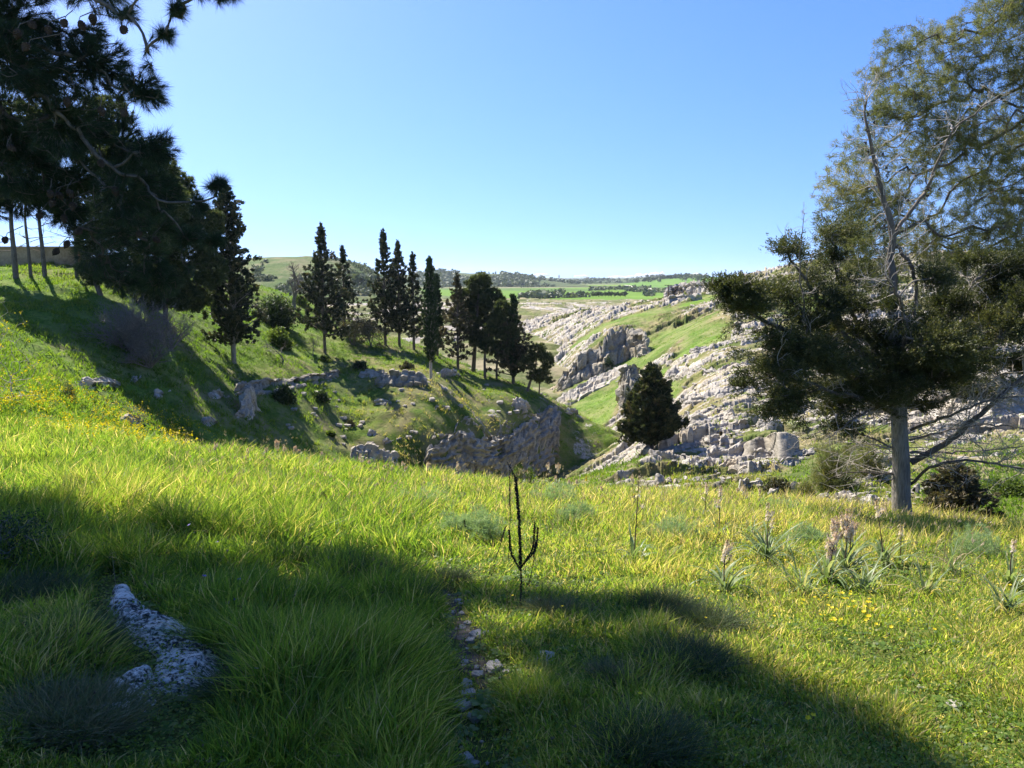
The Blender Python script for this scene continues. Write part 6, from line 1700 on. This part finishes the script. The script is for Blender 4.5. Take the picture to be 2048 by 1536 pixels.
# ---- stones of the path and the lichened white ledge
M['stone'] = mat_rock('path stone', 5.0, 0.02, True, [(0.30, (0.20, 0.18, 0.15)), (0.42, (0.44, 0.40, 0.33)), (0.55, (0.60, 0.55, 0.46)), (0.72, (0.76, 0.71, 0.61))])
m_led, nt, b_ = newmat('white stone with black lichen')
tcn = N(nt, 'ShaderNodeTexCoord').outputs['Object']
n1 = noise_node(nt, 30, 6, 0.7, tcn, 0.15); n2 = noise_node(nt, 3.0, 5, 0.6, tcn)
f_ = mth(nt, 'ADD', mth(nt, 'MULTIPLY', n1.outputs[0], .75), mth(nt, 'MULTIPLY', n2.outputs[0], .30))
nt.links.new(ramp(nt, f_, [(0.42, (0.03, 0.03, 0.028)), (0.485, (0.12, 0.115, 0.105)), (0.51, (0.52, 0.48, 0.40)), (0.64, (0.80, 0.75, 0.66))]), b_.inputs['Base Color'])
bump(nt, b_, f_, 0.02)
def slab(line, wid, ht, label, seed, mat, name='rock_ledge', res=.02):
    """low rounded rib of stone lying along a line of ground pixels"""
    c = spline([mpt(*p) for p in line], 90); r4 = np.random.default_rng(seed)
    t = np.linspace(0, 1, 90); w = (.40 + .75 * t) * wid * (0.55 + .45 * np.sin(t * math.pi) ** .4) * (1 + .35 * fbm(t * 6, t * 0, seed=seed, o=3)); w[0] = w[-1] = .01
    v_ = np.linspace(-1, 1, 46); tan = unit(np.gradient(c, axis=0)); sd = unit(np.cross(tan, [0, 0, 1.0]))
    U, V = np.meshgrid(t, v_, indexing='ij')
    prof = (1 - np.abs(V) ** 3.2)
    e_ = smooth(0, .06, np.minimum(U, 1 - U))
    Pn = c[:, None] + sd[:, None] * (V * w[:, None])[..., None]
    Pn[..., 2] += ht * prof * e_ * (1 + .5 * fbm(Pn[..., 0] * 4, Pn[..., 1] * 4, seed=seed + 1, o=4)) - .03
    cv, cd = cells(Pn[..., 0] * 6, Pn[..., 1] * 6, seed); Pn[..., 2] += (cv * .018 - .03 * smooth(.1, 0, cd)) * prof
    Pn[..., :2] += (0.02 * fbm(Pn[..., 0] * 9, Pn[..., 1] * 9, seed=seed + 2, o=3))[..., None]
    i = np.arange(U.size).reshape(U.shape); q = np.stack([i[:-1, :-1], i[:-1, 1:], i[1:, 1:], i[1:, :-1]], -1).reshape(-1, 4)
    return tag(mk(name, mesh_np(name, Pn.reshape(-1, 3), q, mat, False)), label, 'rock')
slab([(238, 1185), (262, 1232), (310, 1275), (362, 1312), (368, 1350), (300, 1385)], .26, .10, 'long white rock ledge spotted with black lichen, lower left', 620, m_led)
slab([(300, 1352), (255, 1385), (225, 1420), (205, 1450)], .18, .10, 'shorter lichened white ledge below the long one', 621, m_led)
slab([(190, 1093), (220, 1098), (248, 1102)], .07, .06, 'small bare pale rock patch in the shaded grass at left', 622, m_led)
PST = [(905, 1362, 10, 'pale'), (935, 1395, 18, ''), (925, 1420, 22, ''), (950, 1440, 18, ''), (985, 1345, 24, ''), (955, 1355, 14, ''), (1010, 1350, 14, ''), (930, 1375, 16, ''), (910, 1490, 9, ''), (932, 1522, 16, ''), (975, 1428, 14, ''), (1090, 1325, 22, ''),
       (1100, 1330, 12, ''), (955, 1275, 16, ''), (990, 1262, 10, ''), (940, 1285, 12, ''), (975, 1270, 10, ''), (925, 1230, 9, ''), (915, 1205, 9, ''), (935, 1250, 8, ''), (1160, 1435, 14, ''), (1180, 1440, 8, ''), (1365, 1395, 12, ''), (1385, 1420, 20, ''), (1372, 1445, 14, ''),
       (1400, 1400, 10, ''), (1370, 1480, 12, ''), (1910, 1420, 20, ''), (1835, 1440, 12, ''), (1845, 1380, 10, ''), (1950, 1470, 10, ''), (1240, 1180, 10, ''), (1225, 1182, 6, ''), (2010, 1290, 9, ''), (1815, 1225, 12, ''), (1885, 1260, 7, ''), (830, 1400, 12, ''), (845, 1420, 8, ''), (1500, 1440, 10, ''), (1140, 1382, 8, '')]
rng = np.random.default_rng(640)
me_st = []
for i in range(8):
    m_ = block_mesh(760 + i, 9).copy(); m_.materials.clear(); m_.materials.append(M['stone']); me_st.append(m_)
for k in range(26):
    rr_ = rng.uniform(1190, 1530); PST.append((float(np.interp(rr_, [r for _, r in PATH][::-1], [p for p, _ in PATH][::-1]) + rng.normal(0, 16)), rr_, rng.uniform(3.5, 9) * (rr_ / 1300), ''))
for px, row, w, _ in PST:
    on = 880 < px < 1030
    o = put_block(px, row, ('meadow',), w * 1.6, w * .65, w * 1.7, 'pale stone set in the bare soil of the little path' if on else 'pale stone half hidden in the meadow grass', 'pale stones of the path' if on else 'pale stones in the meadow grass', 'stone', 'stone', me_st[rng.integers(8)], sink=.22, rz=rng.uniform(0, 3))
# bare soil and litter of the path
m_soil, nt, b_ = newmat('bare soil'); pos = geo_pos(nt); n1 = noise_node(nt, 14, 6, .7, pos)
nt.links.new(ramp(nt, n1.outputs[0], [(0.35, (0.035, 0.028, 0.018)), (0.55, (0.085, 0.07, 0.045)), (0.7, (0.22, 0.19, 0.15))]), b_.inputs['Base Color']); bump(nt, b_, n1.outputs[0], .02)
c = spline([mpt(*p) for p in PATH], 120); t = np.linspace(0, 1, 120); V = np.linspace(-1, 1, 16); tan = unit(np.gradient(c, axis=0)); sd = unit(np.cross(tan, [0, 0, 1.0]))
w = .13 * np.clip(.55 + 1.4 * fbm(t * 11, t * 0, seed=9, o=3), .02, 1.2); Pn = c[:, None] + sd[:, None] * (V[None] * w[:, None])[..., None]
Pn[..., 2] = meadow_z(Pn[..., 0], Pn[..., 1]) + .010 * (1 - np.abs(V)[None] ** 4) - .004
i = np.arange(120 * 16).reshape(120, 16); q = np.stack([i[:-1, :-1], i[:-1, 1:], i[1:, 1:], i[1:, :-1]], -1).reshape(-1, 4)
tag(mk('path', mesh_np('path', Pn.reshape(-1, 3), q, m_soil, True)), kind='structure')
# dry grass heads along the edge
g = Geo(); r5 = np.random.default_rng(650); n = 800
px = r5.uniform(330, 1950, n); row = np.interp(px, [330, 700, 1000, 1300, 1700, 1950], [900, 938, 965, 985, 1035, 1060]) + r5.uniform(0, 60, n) ** 1.15
bs = np.array([p for p in (hit_(a, b2, ('meadow',)) for a, b2 in zip(px, row)) if p is not None and p[1] < 22]); n = len(bs)
L = r5.uniform(.35, .75, n); d = unit(np.stack([r5.normal(.25, .2, n), r5.normal(0, .15, n), np.ones(n)], -1))
ribbons(g, r5, bs, d, L, np.full(n, .006), r5.uniform(.05, .35, n), r5.uniform(0, 1, n), 2)
sprays(g, r5, bs + d * L[:, None] * .95, d, 4, .05, .012, .25, .015, r5.uniform(.2, 1, n))
tag(mk('dry_grass_heads', g.mesh('dry_grass_heads', M['straw'])), 'straw-coloured seed heads rising above the meadow edge', 'grass', kind='stuff')
# ------------------------------------------------------------------ far woods, rows of trees, masts, track, clouds, haze
def far_trees(name, label, spots, seed, mat, lo, hi, quads=16, kind='stuff'):
    r = np.random.default_rng(seed); g = Geo(); n = len(spots); spots = np.array(spots)
    R_ = r.uniform(lo, hi, n); T = n * quads
    c = np.repeat(spots, quads, 0); Rr = np.repeat(R_, quads)[:, None]
    u = unit(r.normal(0, 1, (T, 3))); c = c + u * Rr * [1, 1, .85] * r.uniform(.45, 1, (T, 1)) + [0, 0, 1] * Rr * .75
    d = unit(u + r.normal(0, .4, (T, 3))); s = unit(np.cross(d, r.normal(0, 1, (T, 3)))); e = np.cross(d, s)
    w = Rr * r.uniform(.28, .55, (T, 1))
    g.add(np.stack([c - s * w, c - e * w, c + s * w, c + e * w], 1).reshape(-1, 3), q=np.arange(T * 4).reshape(-1, 4), a=np.repeat(np.clip(np.repeat(r.uniform(0, 1, n), quads) * .6 + r.uniform(0, .4, T), 0, 1), 4))
    return tag(mk(name, g.mesh(name, mat)), label, 'wood', kind=kind)
rng = np.random.default_rng(700); sp = []
for _ in range(5200):
    px = rng.uniform(830, 1420); row = rng.uniform(540, 576)
    lim_hi = np.interp(px, [830, 1000, 1060, 1110, 1250, 1420], [572, 574, 573, 571, 566, 562])
    if row > lim_hi: continue
    h_ = hit_(px, row, ('far',))
    if h_ is None or h_[1] < 900: continue
    if fbm(h_[0] / 60, h_[1] / 150, seed=701, o=3) < -.02: continue
    if row > 557 and px > 1300 and rng.uniform() < .9: continue
    sp.append(h_)
far_trees('woodland', 'olive groves and woods covering the low ridge on the horizon', sp, 702, M['olive'], 2.2, 5.0, 12)
sp = [hit_(px, row, ('far',)) for px, row in ((rng.uniform(505, 780), rng.uniform(519, 590)) for _ in range(2600))]
sp = [p for p in sp if p is not None and p[1] < 700 and p[2] > -10 and fbm(p[0] / 22, p[1] / 30, seed=703, o=3) > .12]
far_trees('hill_scrub', 'low scrub speckling the terraced hill on the left', sp, 704, M['olive'], .5, 1.3, 8)
def small_tree(px, row, hpx, seed, lab, group=None, kind='round', mat='darkshrub', name='far_tree'):
    b = hit(px, row, ('far',)); s = b[1] / F; H = hpx * s; r = np.random.default_rng(seed)
    rt = tag(empty(name, b), lab, 'tree', group)
    g = Geo(); tube(g, np.array([[0, 0, -.5], [0, 0, H * .3], [0, 0, H * .8]]), H * .03, H * .012, 5); mk('trunk', g.mesh('trunk', M['bark'], True), rt)
    n = 60; u = unit(r.normal(0, 1, (n, 3))); pr = (np.array([.42, .42, .42]) if kind == 'round' else np.array([.13, .13, .5])) * H
    c = Geo(); sprays(c, r, u * pr * r.uniform(.4, 1, (n, 1)) + [0, 0, H * (.58 if kind == 'round' else .55)], u, 9, H * .13, H * .10, 1.0, H * .05); mk('crown', c.mesh('crown', M[mat]), rt)
for i, px in enumerate(np.r_[1186, 1192, 1198, 1204, 1211, 1217, 1223, 1229, 1235, 1241, 1246, 1251]):
    small_tree(px, 594, 9 + rng.uniform(0, 3) + (2 if px == 1198 else 0), 710 + i, 'small dark tree in the short row standing alone in the green plain', 'short row of trees in the plain')
for i, px in enumerate(np.linspace(1286, 1378, 24)):
    small_tree(px, np.interp(px, [1286, 1378], [564, 553]) + .5, rng.uniform(6, 9), 730 + i, 'small dark tree in the long row climbing the far green hill', 'long row of trees on the far green hill')
small_tree(1118, 558, 9, 760, 'lone dark cypress on the far skyline, left of the wind turbines', kind='col', name='cypress_tree')
for i, (px, row, h) in enumerate(((756, 546, 7), (1102, 559, 5), (1175, 565, 6), (1185, 566, 6), (1215, 563, 5))):
    small_tree(px, row, h, 770 + i, ['single round tree on the right shoulder of the terraced hill', 'tiny tree left of the skyline cypress', 'left one of a dark far pair below the turbines', 'right one of a dark far pair below the turbines', 'round tree on the horizon right of the turbines'][i])
for i in range(16):
    px = 955 + i * 7.5 + rng.normal(0, 1.5); small_tree(px, 549 if px < 1030 else 553, rng.uniform(4, 6.5), 780 + i, 'little tree of the skyline row along the top of the wooded ridge', 'skyline row on the wooded ridge', 'col' if i % 2 else 'round')
sp = []
for (x0, r0, x1, r1, n) in ((1055, 592, 1130, 587, 60), (1040, 598, 1180, 594, 110), (1180, 581, 1300, 577, 90), (1040, 575, 1110, 573, 60), (1250, 583, 1330, 586, 50), (870, 576, 920, 572, 50), (1290, 592, 1310, 591, 20), (700, 566, 850, 566, 90)):
    for t in rng.uniform(0, 1, n):
        h_ = hit_(x0 + (x1 - x0) * t, r0 + (r1 - r0) * t + rng.normal(0, .5), ('far',))
        if h_ is not None: sp.append(h_)
far_trees('hedge', 'dark hedges and scrub lines dividing the green fields', sp, 790, M['olive'], 1.2, 3.0, 10)
M['white'] = mat_plain('white painted steel', (0.75, 0.75, 0.75), .4, .5)
for i, (px, top, base, rot, lab) in enumerate(((1145, 549, 561, .3, 'left wind turbine on the far horizon'), (1196, 551, 563, .9, 'right wind turbine on the far horizon'))):
    D = 6000.; b = P(px, base, D); H = P(px, top, D)[2] - b[2]
    rt = tag(empty('wind_turbine', b), lab, 'wind turbine')
    g = Geo(); tube(g, np.array([[0, 0, -10], [0, 0, H * .5], [0, 0, H]]), 2.2, 1.3, 10); mk('tower', g.mesh('tower', M['white'], True), rt)
    g = Geo(); tube(g, np.array([[0, -5, H + 1], [0, 0, H + 1], [0, 6, H + 1]]), 1.8, 2.0, 8); mk('nacelle', g.mesh('nacelle', M['white'], True), rt)
    for k in range(3):
        a = rot + k * 2.094; g = Geo(); d = np.array([math.sin(a), 0, math.cos(a)]); tube(g, np.array([[0, -5, H + 1] + d * t * H * .55 for t in (0, .2, .6, 1)]), 1.4, .3, 6); mk('blade', g.mesh('blade', M['white'], True), rt)
b = hit(1336, 592, ('plat', 'far', 'hill')); g = Geo(); s = b[1] / F; H = 22 * s
rt = tag(empty('utility_pole', b), 'thin dark utility pole left of the rock outcrop on the skyline', 'pole')
tube(g, np.array([[0, 0, -.5], [0, 0, H * .5], [0, 0, H]]), .16, .10, 8); mk('pole', g.mesh('pole', M['bark'], True), rt)
g = Geo(); box(g, (-.7, -.05, H * .93), (.7, .05, H * .93 + .12)); mk('crossarm', g.mesh('crossarm', M['bark']), rt)
for i in range(14):
    px = 1040 + i * 7.0; b = hit(px, 612, ('plat', 'far')); g = Geo(); H = 6 * b[1] / F; tube(g, np.array([[0, 0, -.3], [0, 0, H * .5], [0, 0, H]]), .07, .06, 6)
    o = mk('fence_post', g.mesh('fence_post', M['dead_dark'], True)); o.location = tuple(b); tag(o, 'thin fence post between the pale rock and the green field', 'post', 'fence posts along the far field')
m_tr = mat_plain('pale farm track', (0.50, 0.46, 0.38), 1, .1)
pts = [hit_(px, row, ('far',)) for px, row in ((1248, 571), (1262, 573.5), (1275, 576), (1295, 578), (1300, 579), (1318, 582), (1336, 586))]
pts = [p for p in pts if p is not None]; c = spline(pts, 60); tan = unit(np.gradient(c, axis=0)); sd = unit(np.cross(tan, [0, 0, 1.])) * 3.0
cz = plain_z(c[:, 0], c[:, 1]) + .5; V = np.stack([c - sd, c + sd], 1); V[..., 2] = np.maximum(cz, c[:, 2])[:, None] + .3
i = np.arange(120).reshape(60, 2); tag(mk('track', mesh_np('track', V.reshape(-1, 3), np.stack([i[:-1, 0], i[:-1, 1], i[1:, 1], i[1:, 0]], -1), m_tr)), kind='structure')

# clouds far beyond the haze
m_cl, nt, b_ = newmat('cloud white'); b_.inputs['Base Color'].default_value = (.95, .96, .98, 1); b_.inputs['Roughness'].default_value = 1
tr = N(nt, 'ShaderNodeBsdfTranslucent'); tr.inputs[0].default_value = (1, 1, 1, 1); mx = N(nt, 'ShaderNodeMixShader', inp={0: .5})
nt.links.new(b_.outputs[0], mx.inputs[1]); nt.links.new(tr.outputs[0], mx.inputs[2]); nt.links.new(mx.outputs[0], nt.nodes['Material Output'].inputs[0])
th, ph = np.meshgrid(np.linspace(0, 2 * math.pi, 49)[:-1], np.linspace(.02, math.pi - .02, 26)); D = 18000.
for i, (px, row, w, h, lab) in enumerate(((895, 552, 22, 8, 'small white cloud low behind the columnar cypress'), (1082, 551, 22, 5, 'brightest small white cloud on the horizon left of the turbines'), (1160, 554, 16, 4, 'faint low cloud between the two turbines'),
                                     (1240, 555, 22, 4, 'long flat cloud right of the turbines'), (1278, 553, 18, 6, 'puffy cloud left of the far tree row'), (1312, 550, 14, 6, 'cloud peeking above the far tree row'), (1385, 550, 20, 4, 'thin cloud over the far green hill'))):
    g = Geo()
    for k in range(7):
        r = np.random.default_rng(800 + i * 10 + k); s = D / F; off = np.array([r.uniform(-.8, .8) * w * s, r.uniform(-300, 300), 0]); rr = np.array([w * .40 * s, w * .35 * s, h * s * r.uniform(.5, 1.0)])
        u = np.stack([np.sin(ph) * np.cos(th), np.sin(ph) * np.sin(th), np.cos(ph)], -1); f = 1 + .35 * fbm(u[..., 0] * 2.2 + k, u[..., 1] * 2.2 + i, u[..., 2] * 2.2, seed=810 + k, o=5)
        v = u * rr * f[..., None]; v[..., 2] = np.maximum(v[..., 2], -.25 * h * s); ii = np.arange(26 * 48).reshape(26, 48); jj = np.roll(ii, -1, 1)
        g.add(v + off, q=np.stack([ii[:-1], jj[:-1], jj[1:], ii[1:]], -1).reshape(-1, 4))
    o = mk('cloud', g.mesh('cloud', m_cl, True)); o.location = tuple(P(px, row, D)); tag(o, lab, 'cloud')

mh = bpy.data.materials.new('haze'); mh.use_nodes = True; nt = mh.node_tree
for n_ in list(nt.nodes):
    if n_.type == 'BSDF_PRINCIPLED': nt.nodes.remove(n_)
pv = N(nt, 'ShaderNodeVolumePrincipled'); pv.inputs['Color'].default_value = (.80, .90, 1., 1); pv.inputs['Density'].default_value = HAZE; pv.inputs['Anisotropy'].default_value = .3
nt.links.new(pv.outputs[0], nt.nodes['Material Output'].inputs['Volume'])
g = Geo(); box(g, (-9000, -60, -200), (9000, 9000, 110)); o = mk('haze', g.mesh('haze', mh)); tag(o, 'thin pale air haze over the whole valley', 'haze', kind='stuff')
